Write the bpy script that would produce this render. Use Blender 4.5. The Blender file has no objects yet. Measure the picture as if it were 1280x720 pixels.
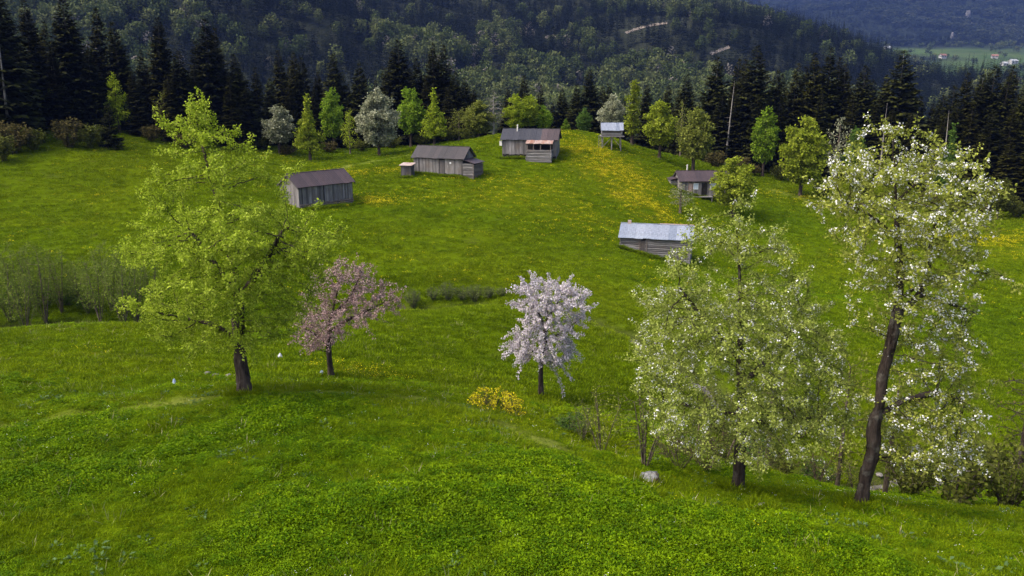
import bpy, math, random
import numpy as np
from mathutils import Vector, Matrix

random.seed(7)
RNG = np.random.default_rng(7)
SC = bpy.context.scene
COL = SC.collection
R = math.radians

# ------------------------------------------------------------------ camera, sky, sun, exposure
F = 995.0                 # focal length in pixels of the 1280 px wide photograph
PITCH = R(14.6)
CZ = 14.0
cam = bpy.data.objects.new('camera', bpy.data.cameras.new('camera'))
COL.objects.link(cam)
cam.location = (0, 0, CZ)
cam.rotation_euler = (R(90) - PITCH, 0, 0)
cam.data.sensor_width = 36
cam.data.lens = F / 1280 * 36
cam.data.clip_end = 20000
cam.data.clip_start = 0.5
SC.camera = cam

SUN_EL, SUN_AZ = R(54), R(252)      # azimuth clockwise from +Y: from the left, a little behind the camera
world = bpy.data.worlds.new('World')
SC.world = world
world.use_nodes = True
wn = world.node_tree
bg = wn.nodes['Background']
sky = wn.nodes.new('ShaderNodeTexSky')
sky.sky_type = 'NISHITA'
sky.sun_disc = False
sky.sun_elevation = SUN_EL
sky.sun_rotation = SUN_AZ
sky.air_density = 0.8
sky.dust_density = 5.0
sky.ozone_density = 0.6
wn.links.new(sky.outputs[0], bg.inputs[0])
bg.inputs[1].default_value = 0.15
sl = bpy.data.lights.new('sun', 'SUN')
sl.energy = 1.25
sl.angle = R(40)
sl.color = (1.0, 0.95, 0.86)
sun = bpy.data.objects.new('sun', sl)
COL.objects.link(sun)
d = Vector((math.sin(SUN_AZ) * math.cos(SUN_EL), math.cos(SUN_AZ) * math.cos(SUN_EL), math.sin(SUN_EL)))
sun.rotation_euler = d.to_track_quat('Z', 'Y').to_euler()
sun.location = (-80, -20, 90)
SC.view_settings.view_transform = 'Standard'
SC.view_settings.look = 'None'
SC.view_settings.exposure = 1.62
SC.view_settings.gamma = 1
SC.cycles.use_denoising = True
SC.cycles.max_bounces = 6
SC.cycles.diffuse_bounces = 3
SC.cycles.transmission_bounces = 4
SC.cycles.transparent_max_bounces = 4
SC.cycles.volume_bounces = 0

HAZE = 0.00011

# ------------------------------------------------------------------ pixel <-> place
cP, sP = math.cos(PITCH), math.sin(PITCH)


def pix(px, py, D):
    """point on the ray of a photograph pixel at ground distance D"""
    xc, yc = (px - 640) / F, (360 - py) / F
    t = D / (cP + sP * yc)
    return np.array([xc * t, D, CZ + (-sP + cP * yc) * t])


def m_per_px(py, D):
    return D / (cP + sP * (360 - py) / F) / F


# ------------------------------------------------------------------ noise
_T = RNG.random((256, 256))


def vnoise(x, y):
    x = np.asarray(x, float); y = np.asarray(y, float)
    xi = np.floor(x).astype(int); yi = np.floor(y).astype(int)
    fx = x - xi; fy = y - yi
    fx = fx * fx * (3 - 2 * fx); fy = fy * fy * (3 - 2 * fy)
    g = lambda a, b: _T[a & 255, b & 255]
    return (g(xi, yi) * (1 - fx) + g(xi + 1, yi) * fx) * (1 - fy) + (g(xi, yi + 1) * (1 - fx) + g(xi + 1, yi + 1) * fx) * fy


def fbm(x, y, s, oct=4, seed=0):
    v = 0; a = 0.5; tot = 0
    for o in range(oct):
        v = v + a * vnoise(np.asarray(x) / s + 17.3 * o + seed * 7.1, np.asarray(y) / s + 9.7 * o + seed * 3.3)
        tot += a; a *= 0.5; s *= 0.5
    return v / tot


# ------------------------------------------------------------------ mesh helpers
def mesh_np(name, V, faces_list, mats, shade=None, smooth=False, matidx=None):
    """faces_list: list of int arrays (n,k)"""
    me = bpy.data.meshes.new(name)
    V = np.asarray(V, np.float32)
    me.vertices.add(len(V))
    me.vertices.foreach_set('co', V.ravel())
    loops = np.concatenate([f.ravel() for f in faces_list]) if faces_list else np.zeros(0, int)
    sizes = np.concatenate([np.full(len(f), f.shape[1]) for f in faces_list]) if faces_list else np.zeros(0, int)
    me.loops.add(len(loops))
    me.loops.foreach_set('vertex_index', loops.astype(np.int32))
    me.polygons.add(len(sizes))
    starts = np.concatenate([[0], np.cumsum(sizes)[:-1]]) if len(sizes) else np.zeros(0)
    me.polygons.foreach_set('loop_start', starts.astype(np.int32))
    if matidx is not None:
        me.polygons.foreach_set('material_index', np.asarray(matidx, np.int32))
    for m in mats:
        me.materials.append(m)
    me.update(calc_edges=True)
    if smooth:
        me.polygons.foreach_set('use_smooth', np.ones(len(sizes), bool))
    if shade is not None:
        a = me.attributes.new('shade', 'FLOAT', 'FACE')
        a.data.foreach_set('value', np.asarray(shade, np.float32))
    me.validate()
    return me


def link(name, me, parent=None, loc=None, kind=None):
    o = bpy.data.objects.new(name, me)
    COL.objects.link(o)
    if parent is not None:
        o.parent = parent
    if loc is not None:
        o.location = loc
    if kind:
        o['kind'] = kind
    return o


def thing(name, label, cat, loc=(0, 0, 0), rotz=0, group=None, me=None):
    o = bpy.data.objects.new(name, me)
    COL.objects.link(o)
    o.location = tuple(loc)
    o.rotation_euler = (0, 0, rotz)
    o['label'] = label
    o['category'] = cat
    if group:
        o['group'] = group
    return o


class MB:
    """collects boxes / prisms / polygons of one part"""
    def __init__(s):
        s.V = []; s.F = []; s.S = []

    def poly(s, pts, shade=.5):
        b = len(s.V); s.V += [tuple(p) for p in pts]; s.F.append(list(range(b, b + len(pts)))); s.S.append(shade)

    def hexa(s, p, shade=.5):
        """8 corners: bottom 0-3 ccw, top 4-7"""
        b = len(s.V); s.V += [tuple(q) for q in p]
        for f in ((3, 2, 1, 0), (4, 5, 6, 7), (0, 1, 5, 4), (1, 2, 6, 5), (2, 3, 7, 6), (3, 0, 4, 7)):
            s.F.append([b + i for i in f]); s.S.append(shade)

    def box(s, x0, x1, y0, y1, z0, z1, shade=.5):
        s.hexa([(x0, y0, z0), (x1, y0, z0), (x1, y1, z0), (x0, y1, z0), (x0, y0, z1), (x1, y0, z1), (x1, y1, z1), (x0, y1, z1)], shade)

    def bar(s, a, b_, w, h=None, shade=.5, n=4):
        a = Vector(a); c = Vector(b_); ax = (c - a).normalized()
        u = ax.cross(Vector((0, 0, 1)))
        if u.length < 1e-3: u = Vector((1, 0, 0))
        u.normalize(); v = ax.cross(u); h = h or w
        b = len(s.V)
        for q in (a, c):
            for k in range(n):
                t = 2 * math.pi * (k + .5) / n
                f = math.sqrt(2) if n == 4 else 1
                s.V.append(tuple(q + u * (math.cos(t) * w / 2 * f) + v * (math.sin(t) * h / 2 * f)))
        for k in range(n):
            s.F.append([b + k, b + (k + 1) % n, b + n + (k + 1) % n, b + n + k]); s.S.append(shade)
        s.F.append([b + k for k in range(n)][::-1]); s.S.append(shade)
        s.F.append([b + n + k for k in range(n)]); s.S.append(shade)

    def mesh(s, name, mat):
        me = bpy.data.meshes.new(name)
        me.from_pydata(s.V, [], s.F)
        me.materials.append(mat)
        a = me.attributes.new('shade', 'FLOAT', 'FACE')
        a.data.foreach_set('value', s.S)
        me.update()
        return me

    def build(s, name, mat, parent, kind=None):
        return link(name, s.mesh(name, mat), parent, kind=kind)


# ------------------------------------------------------------------ materials
def newmat(name):
    m = bpy.data.materials.new(name); m.use_nodes = True
    nt = m.node_tree; nt.nodes.clear()
    out = nt.nodes.new('ShaderNodeOutputMaterial')
    return m, nt, out


def nd(nt, typ, **kw):
    n = nt.nodes.new('ShaderNode' + typ)
    for k, v in kw.items():
        if k.startswith('_'):
            setattr(n, k[1:], v)
        else:
            n.inputs[k.replace('__', ' ')].default_value = v
    return n


def noise(nt, scale, detail=4, vec=None, rough=.55):
    n = nd(nt, 'TexNoise', Scale=scale, Detail=detail, Roughness=rough)
    if vec is not None: nt.links.new(vec, n.inputs['Vector'])
    return n.outputs['Fac']


def ramp(nt, fac, stops):
    n = nt.nodes.new('ShaderNodeValToRGB')
    e = n.color_ramp.elements
    while len(e) < len(stops): e.new(.5)
    for i, (p, c) in enumerate(stops):
        e[i].position = p; e[i].color = (*c, 1)
    nt.links.new(fac, n.inputs[0])
    return n.outputs[0]


def mix(nt, fac, a, b, mode='MIX'):
    n = nt.nodes.new('ShaderNodeMix'); n.data_type = 'RGBA'; n.blend_type = mode
    for sock, v in ((n.inputs[0], fac), (n.inputs[6], a), (n.inputs[7], b)):
        if hasattr(v, 'is_output'): nt.links.new(v, sock)
        elif isinstance(v, tuple): sock.default_value = (*v, 1)
        else: sock.default_value = v
    return n.outputs[2]


def mathn(nt, op, a, b=None, c=None, clamp=False):
    n = nt.nodes.new('ShaderNodeMath'); n.operation = op; n.use_clamp = clamp
    for i, v in enumerate((a, b, c)):
        if v is None: continue
        if hasattr(v, 'is_output'): nt.links.new(v, n.inputs[i])
        else: n.inputs[i].default_value = v
    return n.outputs[0]


def attr(nt, name):
    n = nt.nodes.new('ShaderNodeAttribute'); n.attribute_name = name
    return n.outputs['Fac']


def surf(nt, out, col, rough=.9, bump=None, bstr=.3, bdist=.05, spec=.2, metal=0.0):
    p = nt.nodes.new('ShaderNodeBsdfPrincipled')
    if hasattr(col, 'is_output'): nt.links.new(col, p.inputs['Base Color'])
    else: p.inputs['Base Color'].default_value = (*col, 1)
    p.inputs['Roughness'].default_value = rough
    p.inputs['Specular IOR Level'].default_value = spec
    p.inputs['Metallic'].default_value = metal
    if bump is not None:
        b = nt.nodes.new('ShaderNodeBump'); b.inputs['Strength'].default_value = bstr; b.inputs['Distance'].default_value = bdist
        nt.links.new(bump, b.inputs['Height']); nt.links.new(b.outputs[0], p.inputs['Normal'])
    nt.links.new(p.outputs[0], out.inputs[0])
    return p


def geo_pos(nt):
    return nt.nodes.new('ShaderNodeNewGeometry').outputs['Position']


def leafy(nt, out, col, trans=.35):
    """diffuse + translucent + a little gloss"""
    dif = nt.nodes.new('ShaderNodeBsdfPrincipled')
    dif.inputs['Roughness'].default_value = .7; dif.inputs['Specular IOR Level'].default_value = .05
    tr = nt.nodes.new('ShaderNodeBsdfTranslucent')
    mx = nt.nodes.new('ShaderNodeMixShader'); mx.inputs[0].default_value = trans
    for s_ in (dif.inputs['Base Color'], tr.inputs['Color']):
        if hasattr(col, 'is_output'): nt.links.new(col, s_)
        else: s_.default_value = (*col, 1)
    nt.links.new(dif.outputs[0], mx.inputs[1]); nt.links.new(tr.outputs[0], mx.inputs[2])
    nt.links.new(mx.outputs[0], out.inputs[0])


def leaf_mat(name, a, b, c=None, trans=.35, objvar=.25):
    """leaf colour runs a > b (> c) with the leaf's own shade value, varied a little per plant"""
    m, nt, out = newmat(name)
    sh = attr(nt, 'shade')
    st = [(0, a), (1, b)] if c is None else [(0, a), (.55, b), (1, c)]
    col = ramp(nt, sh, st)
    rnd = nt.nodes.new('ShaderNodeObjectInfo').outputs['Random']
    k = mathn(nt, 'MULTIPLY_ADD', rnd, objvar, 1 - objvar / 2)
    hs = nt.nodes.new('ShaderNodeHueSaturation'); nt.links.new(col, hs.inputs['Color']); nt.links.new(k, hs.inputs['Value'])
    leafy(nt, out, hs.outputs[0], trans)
    return m


def meadow_colour(nt, pos, tint=(1, 1, 1)):
    mp = nd(nt, 'Mapping'); mp.inputs['Scale'].default_value = (.35, 1.0, 1.6); nt.links.new(pos, mp.inputs[0])
    big = noise(nt, .022, 3, pos); med = noise(nt, .2, 5, mp.outputs[0]); fin = noise(nt, 1.1, 5, pos, .65)
    a = ramp(nt, med, [(.25, (.060, .104, .0018)), (.5, (.088, .142, .0024)), (.75, (.120, .168, .0034))])
    b = ramp(nt, big, [(.35, (.066, .126, .0020)), (.65, (.132, .176, .0036))])
    c = mix(nt, .45, a, b)
    f = ramp(nt, fin, [(.3, (.68, .68, .68)), (.7, (1.25, 1.22, 1.15))])
    c = mix(nt, 1.0, c, f, 'MULTIPLY')
    return mix(nt, 1.0, c, tint, 'MULTIPLY')


def mat_ground():
    m, nt, out = newmat('meadow_turf')
    pos = geo_pos(nt)
    c = meadow_colour(nt, pos)
    # trodden / dry patches and flower meadows, earth in the stream bed
    dry = ramp(nt, noise(nt, .35, 5, pos), [(.60, (0, 0, 0)), (.78, (.8, .8, .8))])
    c = mix(nt, mathn(nt, 'MULTIPLY', dry, .6), c, (.085, .080, .022))
    fl = mathn(nt, 'MULTIPLY', attr(nt, 'flower'), ramp(nt, noise(nt, .9, 5, pos, .7), [(.38, (0, 0, 0)), (.62, (1, 1, 1))]))
    c = mix(nt, mathn(nt, 'MULTIPLY', fl, .8), c, (.34, .27, .008))
    c = mix(nt, 1.0, c, (.50, .50, .6), 'MULTIPLY')  # soil and thatch tone, darkened further to paint shade between the plants
    c = mix(nt, mathn(nt, 'MULTIPLY', attr(nt, 'path'), .85), c, mix(nt, noise(nt, 2.0, 5, pos), (.085, .115, .012), (.145, .155, .035)))
    c = mix(nt, attr(nt, 'earth'), c, (.030, .032, .012))
    b = noise(nt, 4.0, 6, pos, .7)
    surf(nt, out, c, .95, b, .8, .12, .0)
    return m


def mat_blades(name, tint, trans=.3, flower=False):
    m, nt, out = newmat(name)
    c = meadow_colour(nt, geo_pos(nt), tint)
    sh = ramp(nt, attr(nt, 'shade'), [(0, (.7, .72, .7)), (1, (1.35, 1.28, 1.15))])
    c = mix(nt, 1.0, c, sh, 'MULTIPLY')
    rnd = nt.nodes.new('ShaderNodeObjectInfo').outputs['Random']
    v = ramp(nt, rnd, [(0, (.75, .8, .8)), (1, (1.3, 1.2, 1.1))])
    c = mix(nt, 1.0, c, v, 'MULTIPLY')
    leafy(nt, out, c, trans)
    return m


def mat_bark(name, a, b, scale=6.0, lichen=None):
    m, nt, out = newmat(name)
    tc = nt.nodes.new('ShaderNodeTexCoord').outputs['Object']
    mp = nd(nt, 'Mapping'); mp.inputs['Scale'].default_value = (1, 1, .22); nt.links.new(tc, mp.inputs[0])
    n1 = noise(nt, scale, 6, mp.outputs[0], .65)
    c = ramp(nt, n1, [(.32, a), (.68, b)])
    if lichen:
        c = mix(nt, ramp(nt, noise(nt, 2.6, 5, tc), [(.52, (0, 0, 0)), (.66, (.8, .8, .8))]), c, lichen)
    surf(nt, out, c, .95, n1, 1.0, .14, .05)
    return m


def mat_wood(name, a, b, grain='z', stain=(.10, .075, .055)):
    m, nt, out = newmat(name)
    tc = nt.nodes.new('ShaderNodeTexCoord').outputs['Object']
    mp = nd(nt, 'Mapping'); mp.inputs['Scale'].default_value = (6, 6, .5) if grain == 'z' else (.5, 6, 6)
    nt.links.new(tc, mp.inputs[0])
    g = noise(nt, 2.0, 6, mp.outputs[0], .65)
    col = ramp(nt, attr(nt, 'shade'), [(0, a), (1, b)])
    col = mix(nt, 1.0, col, ramp(nt, g, [(.3, (.55, .55, .55)), (.7, (1.3, 1.3, 1.3))]), 'MULTIPLY')
    col = mix(nt, ramp(nt, noise(nt, .8, 4, tc), [(.5, (0, 0, 0)), (.75, (.6, .6, .6))]), col, stain)
    surf(nt, out, col, .9, g, .5, .02, .15)
    return m


def mat_sheet(name, a, b, rust, rust_at=.6, rough=.55, metal=0.0):
    m, nt, out = newmat(name)
    tc = nt.nodes.new('ShaderNodeTexCoord').outputs['Object']
    rnd = nt.nodes.new('ShaderNodeObjectInfo').outputs['Random']
    col = mix(nt, rnd, a, b)
    mp = nd(nt, 'Mapping'); mp.inputs['Scale'].default_value = (3, .6, .6); nt.links.new(tc, mp.inputs[0])
    off = nt.nodes.new('ShaderNodeVectorMath'); off.operation = 'ADD'
    nt.links.new(mp.outputs[0], off.inputs[0])
    cb = nt.nodes.new('ShaderNodeCombineXYZ'); nt.links.new(mathn(nt, 'MULTIPLY', rnd, 37.0), cb.inputs[0]); nt.links.new(cb.outputs[0], off.inputs[1])
    n1 = noise(nt, .9, 6, off.outputs[0], .7)
    col = mix(nt, ramp(nt, n1, [(rust_at, (0, 0, 0)), (rust_at + .12, (1, 1, 1))]), col, rust)
    col = mix(nt, 1.0, col, ramp(nt, noise(nt, 4.0, 4, tc), [(.3, (.75, .75, .75)), (.7, (1.2, 1.2, 1.2))]), 'MULTIPLY')
    surf(nt, out, col, rough, n1, .2, .02, .3, metal)
    return m


def mat_plain(name, col, rough=.8, spec=.2, var=.3, scale=5):
    m, nt, out = newmat(name)
    tc = nt.nodes.new('ShaderNodeTexCoord').outputs['Object']
    n1 = noise(nt, scale, 5, tc)
    c = mix(nt, 1.0, col, ramp(nt, n1, [(.3, (1 - var,) * 3), (.7, (1 + var,) * 3)]), 'MULTIPLY')
    surf(nt, out, c, rough, n1, .3, .02, spec)
    return m


def mat_rock(name, a, b, patch):
    m, nt, out = newmat(name)
    tc = nt.nodes.new('ShaderNodeTexCoord').outputs['Object']
    n1 = noise(nt, 4.0, 8, tc, .7)
    c = ramp(nt, n1, [(.35, a), (.62, b)])
    c = mix(nt, ramp(nt, noise(nt, 1.7, 4, tc), [(.5, (0, 0, 0)), (.6, (1, 1, 1))]), c, patch)
    surf(nt, out, c, .95, n1, 1.0, .06, .1)
    return m


M = {}
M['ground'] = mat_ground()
M['grass'] = mat_blades('grass_blade', (1.12, 1.1, .8))
M['herb'] = mat_blades('herb_leaf', (1.04, 1.16, .5))
M['herb_dark'] = mat_blades('dark_herb_leaf', (.52, .74, .4))
M['pale_leaf'] = leaf_mat('grey_green_leaf', (.055, .10, .03), (.10, .16, .055))
M['yellow'] = leaf_mat('yellow_petal', (.40, .34, .006), (.54, .47, .012), trans=.2)
M['straw'] = leaf_mat('dry_straw_stalk', (.16, .15, .06), (.30, .28, .13), trans=.2)
M['white_petal'] = leaf_mat('white_petal', (.42, .42, .38), (.68, .68, .64), trans=.25)

# ------------------------------------------------------------------ the meadow terrain
CP = [  # photograph pixel of the ground and its distance
    (0, 720, 17), (320, 720, 17), (640, 720, 17), (960, 720, 17.5), (1280, 720, 18.5),
    (0, 600, 23), (307, 560, 26), (600, 560, 26), (307, 493, 32), (0, 500, 34), (-200, 500, 34), (-200, 640, 20), (0, 548, 27), (150, 512, 30),
    (0, 430, 47), (0, 415, 50.5), (170, 408, 52), (250, 430, 50), (400, 440, 48), (414, 472, 41), (480, 492, 33.5), (560, 500, 33), (500, 400, 60), (560, 388, 62),
    (640, 390, 60), (640, 450, 52), (640, 520, 32), (676, 497, 43), (740, 470, 50), (700, 560, 28), (810, 605, 25), (922, 614, 26),
    (1075, 642, 24), (1280, 672, 22), (1450, 690, 21), (700, 400, 62),
    (0, 408, 62), (200, 404, 63), (-250, 408, 62), (400, 392, 67), (560, 382, 68), (60, 330, 75), (60, 280, 88), (0, 190, 112), (-250, 190, 112), (150, 168, 132), (250, 192, 128),
    (560, 340, 78), (560, 290, 92), (560, 240, 108), (600, 216, 118), (500, 220, 116), (665, 192, 126), (740, 168, 138), (540, 183, 145), (475, 194, 138),
    (390, 201, 136), (440, 256, 102), (400, 262, 98), (460, 228, 115), (300, 300, 86), (300, 240, 104),
    (765, 184, 132), (850, 206, 140), (870, 238, 124), (950, 216, 150), (1000, 246, 132), (1100, 262, 128), (1200, 270, 124), (1300, 275, 120), (1500, 280, 120),
    (820, 322, 94), (700, 330, 84), (780, 410, 62), (760, 270, 104), (900, 330, 96),
    (1000, 480, 50), (900, 400, 67), (1060, 380, 72), (1280, 500, 54), (1280, 420, 70), (1280, 340, 92), (1450, 420, 70), (1100, 330, 98),
    (850, 545, 37), (760, 575, 31.5), (990, 602, 40), (1040, 615, 34), (1270, 580, 42), (1200, 634, 31.5), (1450, 600, 42), (1120, 590, 42), (930, 540, 45),
]
P = [pix(*c) for c in CP]
P += [np.array(p, float) for p in [
    (0, -15, 4), (-40, -15, 4), (40, -15, 3.5), (0, 5, 3.2), (-25, 5, 3.0), (25, 5, 2.6), (-45, 10, 3), (45, 10, 0),
    (-150, 170, 9), (-80, 175, 5), (-20, 175, 0), (20, 180, -2), (60, 185, -5), (130, 170, -6), (-120, 150, 8), (110, 145, -6.5),
    (-220, 260, -2), (-100, 250, -12), (0, 250, -16), (100, 250, -18), (230, 250, -16),
    (-330, 420, -60), (-150, 420, -64), (0, 420, -66), (150, 420, -66), (330, 420, -64)]]
P = np.array(P)


def tps_fit(xy, z, lam=.6):
    n = len(xy)
    r2 = ((xy[:, None] - xy[None]) ** 2).sum(-1)
    K = np.where(r2 > 0, .5 * r2 * np.log(r2 + 1e-12), 0) + lam * np.eye(n)
    Q = np.c_[np.ones(n), xy]
    A = np.block([[K, Q], [Q.T, np.zeros((3, 3))]])
    return np.linalg.solve(A, np.r_[z, np.zeros(3)])


_S = 50.0
_W = tps_fit(P[:, :2] / _S, P[:, 2], .002)

STREAM = np.array([pix(*p)[:2] for p in [(-300, 410, 61), (-100, 410, 62), (50, 408, 62), (115, 408, 62), (200, 404, 63.5), (400, 392, 67), (560, 382, 68.5), (700, 394, 67),
                                          (780, 410, 63), (860, 470, 53), (930, 556, 45.5), (985, 596, 41), (1010, 604, 39.5), (1120, 600, 41.5), (1300, 585, 43), (1500, 570, 45)]])


def polyline_smooth(pts, n=400):
    pts = np.asarray(pts, float)
    t = np.r_[0, np.cumsum(np.linalg.norm(np.diff(pts, axis=0), axis=1))]
    u = np.linspace(0, t[-1], n)
    q = np.stack([np.interp(u, t, pts[:, k]) for k in range(pts.shape[1])], 1)
    for _ in range(12):
        q[1:-1] = .25 * q[:-2] + .5 * q[1:-1] + .25 * q[2:]
    return q


STREAM_S = polyline_smooth(STREAM, 420)
STREAM_S[:, 1] += .7 * np.sin(np.arange(420) * .33) + .4 * np.sin(np.arange(420) * .81)


def dist_stream(x, y):
    x = np.ravel(x); y = np.ravel(y)
    out = np.full(x.shape, 99.0)
    near = np.where((y > 25) & (y < 80))[0]
    for i in range(0, len(near), 20000):
        k = near[i:i + 20000]
        out[k] = np.sqrt(((x[k, None] - STREAM_S[None, :, 0]) ** 2 + (y[k, None] - STREAM_S[None, :, 1]) ** 2).min(1))
    return out


def base_h(x, y):
    x = np.ravel(np.asarray(x, float)); y = np.ravel(np.asarray(y, float))
    out = np.empty(len(x))
    for i in range(0, len(x), 20000):
        q = np.c_[x[i:i + 20000], y[i:i + 20000]] / _S
        r2 = ((q[:, None] - (P[:, :2] / _S)[None]) ** 2).sum(-1)
        out[i:i + 20000] = (.5 * r2 * np.log(r2 + 1e-12)) @ _W[:len(P)] + _W[len(P)] + q @ _W[len(P) + 1:]
    return out


def H(x, y):
    """ground height"""
    x = np.ravel(np.asarray(x, float)); y = np.ravel(np.asarray(y, float))
    z = base_h(x, y)
    z = z + .28 * (fbm(x, y, 5.0, 4, 1) - .5) + .9 * (fbm(x, y, 17.0, 3, 2) - .5) * np.clip((y - 20) / 60, .25, 1)
    lump = np.clip(fbm(x, y, 2.4, 3, 5) - .5, 0, 1) * np.clip((55 - y) / 20, 0, 1)
    z = z + .85 * lump
    dsm = dist_stream(x, y)
    z = z - .95 * np.exp(-(dsm / 1.05) ** 2)
    return z


def h1(x, y):
    return float(H([x], [y])[0])


def on(px, D):
    """ground point in the direction of photograph column px at distance D"""
    x = (px - 640) / F * D
    for _ in range(3):
        z = h1(x, D)
        depth = D * cP + (CZ - z) * sP
        x = (px - 640) / F * depth
    return np.array([x, D, h1(x, D)])


FLOWERS = [(770, 215, 122, 5.0, 7), (800, 232, 112, 4, 6), (735, 196, 128, 5, 4), (700, 178, 133, 6, 5), (455, 252, 104, 5, 2.2), (440, 214, 122, 5, 3), (500, 212, 121, 4, 2),
           (1235, 300, 108, 9, 6), (1180, 290, 112, 6, 4), (600, 250, 106, 9, 5), (660, 225, 112, 8, 5), (445, 433, 44, 2.2, 1.1), (455, 448, 42, 1.6, .7), (490, 444, 43, 1.2, .6), (880, 285, 106, 6, 5), (700, 255, 103, 7, 5),
           (115, 426, 45, 1.2, .5), (1010, 250, 130, 6, 3), (720, 270, 98, 8, 4)]
FLP = np.array([[(px - 640) / F * m_per_px(py, D) * F, D, rx, ry] for px, py, D, rx, ry in FLOWERS])
FLW = np.array([1.2, 1, 1.1, .6, 1.2, .7, .7, .6, .4, .22, .3, .6, .5, .4, .3, .25, .5, .4, .15])


def flower_mask(x, y):
    x = np.ravel(x); y = np.ravel(y)
    m = np.zeros(len(x))
    for (cx, cy, rx, ry), w in zip(FLP, FLW):
        m = np.maximum(m, w * np.exp(-((x - cx + .4 * (y - cy)) / rx) ** 2 - ((y - cy) / ry) ** 2))
    return m * np.clip(2.8 * fbm(x, y, 3.0, 3, 9) - .45, 0, 1)


PATHS = [polyline_smooth([pix(*q)[:2] for q in pts], 90) for pts in (
    [(-60, 545, 27), (60, 525, 28.6), (180, 508, 30.2), (300, 494, 31.6), (400, 490, 32.6), (490, 490, 33.2), (560, 503, 32.6), (620, 535, 30.6), (690, 575, 27.6)],
    [(960, 238, 134), (1000, 247, 131), (1060, 257, 128), (1130, 266, 125), (1200, 273, 122)],
    [(400, 216, 122), (440, 204, 130), (500, 200, 134), (560, 196, 136)])]


def path_mask(x, y):
    x = np.ravel(x); y = np.ravel(y); m = np.zeros(len(x))
    for q, w in zip(PATHS, (.85, 1.1, .8)):
        near = np.where((y > q[:, 1].min() - 4) & (y < q[:, 1].max() + 4))[0]
        for i in range(0, len(near), 40000):
            k = near[i:i + 40000]
            dd = np.sqrt(((x[k, None] - q[None, :, 0]) ** 2 + (y[k, None] - q[None, :, 1]) ** 2).min(1))
            m[k] = np.maximum(m[k], np.exp(-(dd / w) ** 2))
    return m * np.clip(2.2 * fbm(x, y, 2.2, 3, 13) - .25, 0, 1)


def make_meadow():
    nr, nc = 420, 460
    k = 3.2; a = 435 / (math.exp(k) - 1)
    y = -15 + a * (np.exp(k * np.linspace(0, 1, nr)) - 1)
    u = np.linspace(-1, 1, nc)
    hw = 28 + .86 * np.clip(y, 0, None)
    X = hw[:, None] * u[None]; Y = np.repeat(y[:, None], nc, 1)
    Z = H(X, Y)
    i = np.arange(nr * nc).reshape(nr, nc)
    f = np.stack([i[:-1, :-1], i[:-1, 1:], i[1:, 1:], i[1:, :-1]], -1).reshape(-1, 4)
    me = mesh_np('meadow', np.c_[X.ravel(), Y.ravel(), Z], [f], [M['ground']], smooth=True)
    a1 = me.attributes.new('flower', 'FLOAT', 'POINT'); a1.data.foreach_set('value', flower_mask(X, Y).astype(np.float32))
    a3 = me.attributes.new('path', 'FLOAT', 'POINT'); a3.data.foreach_set('value', path_mask(X, Y).astype(np.float32))
    wood = np.clip((Y.ravel() - 150 - 12 * fbm(X, Y, 20, 2, 3).ravel()) / 12, 0, .9)
    ds = dist_stream(X, Y)
    earth = np.maximum(wood, np.clip(1.15 - ds / 1.3, 0, .85))
    a2 = me.attributes.new('earth', 'FLOAT', 'POINT'); a2.data.foreach_set('value', earth.astype(np.float32))
    o = link('meadow', me, kind='structure')
    o['label'] = 'rolling green meadow with yellow flower patches'
    return o


make_meadow()

# ------------------------------------------------------------------ mountains behind
def az_tab(px, tab):
    t = np.array(tab, float)
    return np.interp(px, t[:, 0], t[:, 1])


def elev(py):
    return -np.tan(PITCH + np.arctan((py - 360) / F))


def col_of(x, y):
    return 640 + F * cP * np.asarray(x) / np.maximum(np.asarray(y), 1)


RIDGE = [(-500, -150), (0, -130), (300, -110), (600, -60), (800, -12), (892, 16), (942, 30), (983, 40), (1014, 49), (1055, 66), (1080, 76), (1099, 90), (1150, 102), (1200, 98), (1250, 112), (1330, 122), (1600, 130)]
RDIST = [(-500, 1500), (600, 1450), (800, 1300), (1000, 1080), (1200, 850), (1600, 800)]


def Hm(x, y):
    x = np.ravel(np.asarray(x, float)); y = np.ravel(np.asarray(y, float))
    px = col_of(x, y)
    Dr = az_tab(px, RDIST); zr = CZ + Dr * elev(az_tab(px, RIDGE))
    u = (y - 300) / (Dr - 300)
    z0 = -78.0
    zz = z0 + (zr - z0) * np.clip(u, 0, 1) ** .95
    n = (fbm(x, y, 260, 4, 11) - .5) * 95 * np.clip(u * 3, 0, 1) * np.clip((1 - u) * 4, 0, 1)
    back = np.clip(u - 1, 0, 5)
    return zz + n - back * 160 - np.clip(-u, 0, 1) * 40


def Hf(x, y):
    x = np.ravel(np.asarray(x, float)); y = np.ravel(np.asarray(y, float))
    z = np.interp(y, [1300, 1650, 2350, 2600, 3200, 5400, 5800, 7000], [-70, 26, 98, 128, 230, 720, 730, 500])
    z = z + (fbm(x, y, 700, 4, 21) - .5) * 260 * np.clip((y - 2500) / 800, 0, 1) + (fbm(x, y, 250, 3, 22) - .5) * 22
    return z


def hit(px, py, fn, d0, d1):
    Ds = np.linspace(d0, d1, 800)
    xc, yc = (px - 640) / F, (360 - py) / F
    t = Ds / (cP + sP * yc)
    x = xc * t; z = CZ + (-sP + cP * yc) * t
    g = fn(x, Ds) - z
    k = np.argmax(g > 0)
    return np.array([x[k], Ds[k], fn([x[k]], [Ds[k]])[0]])


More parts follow.
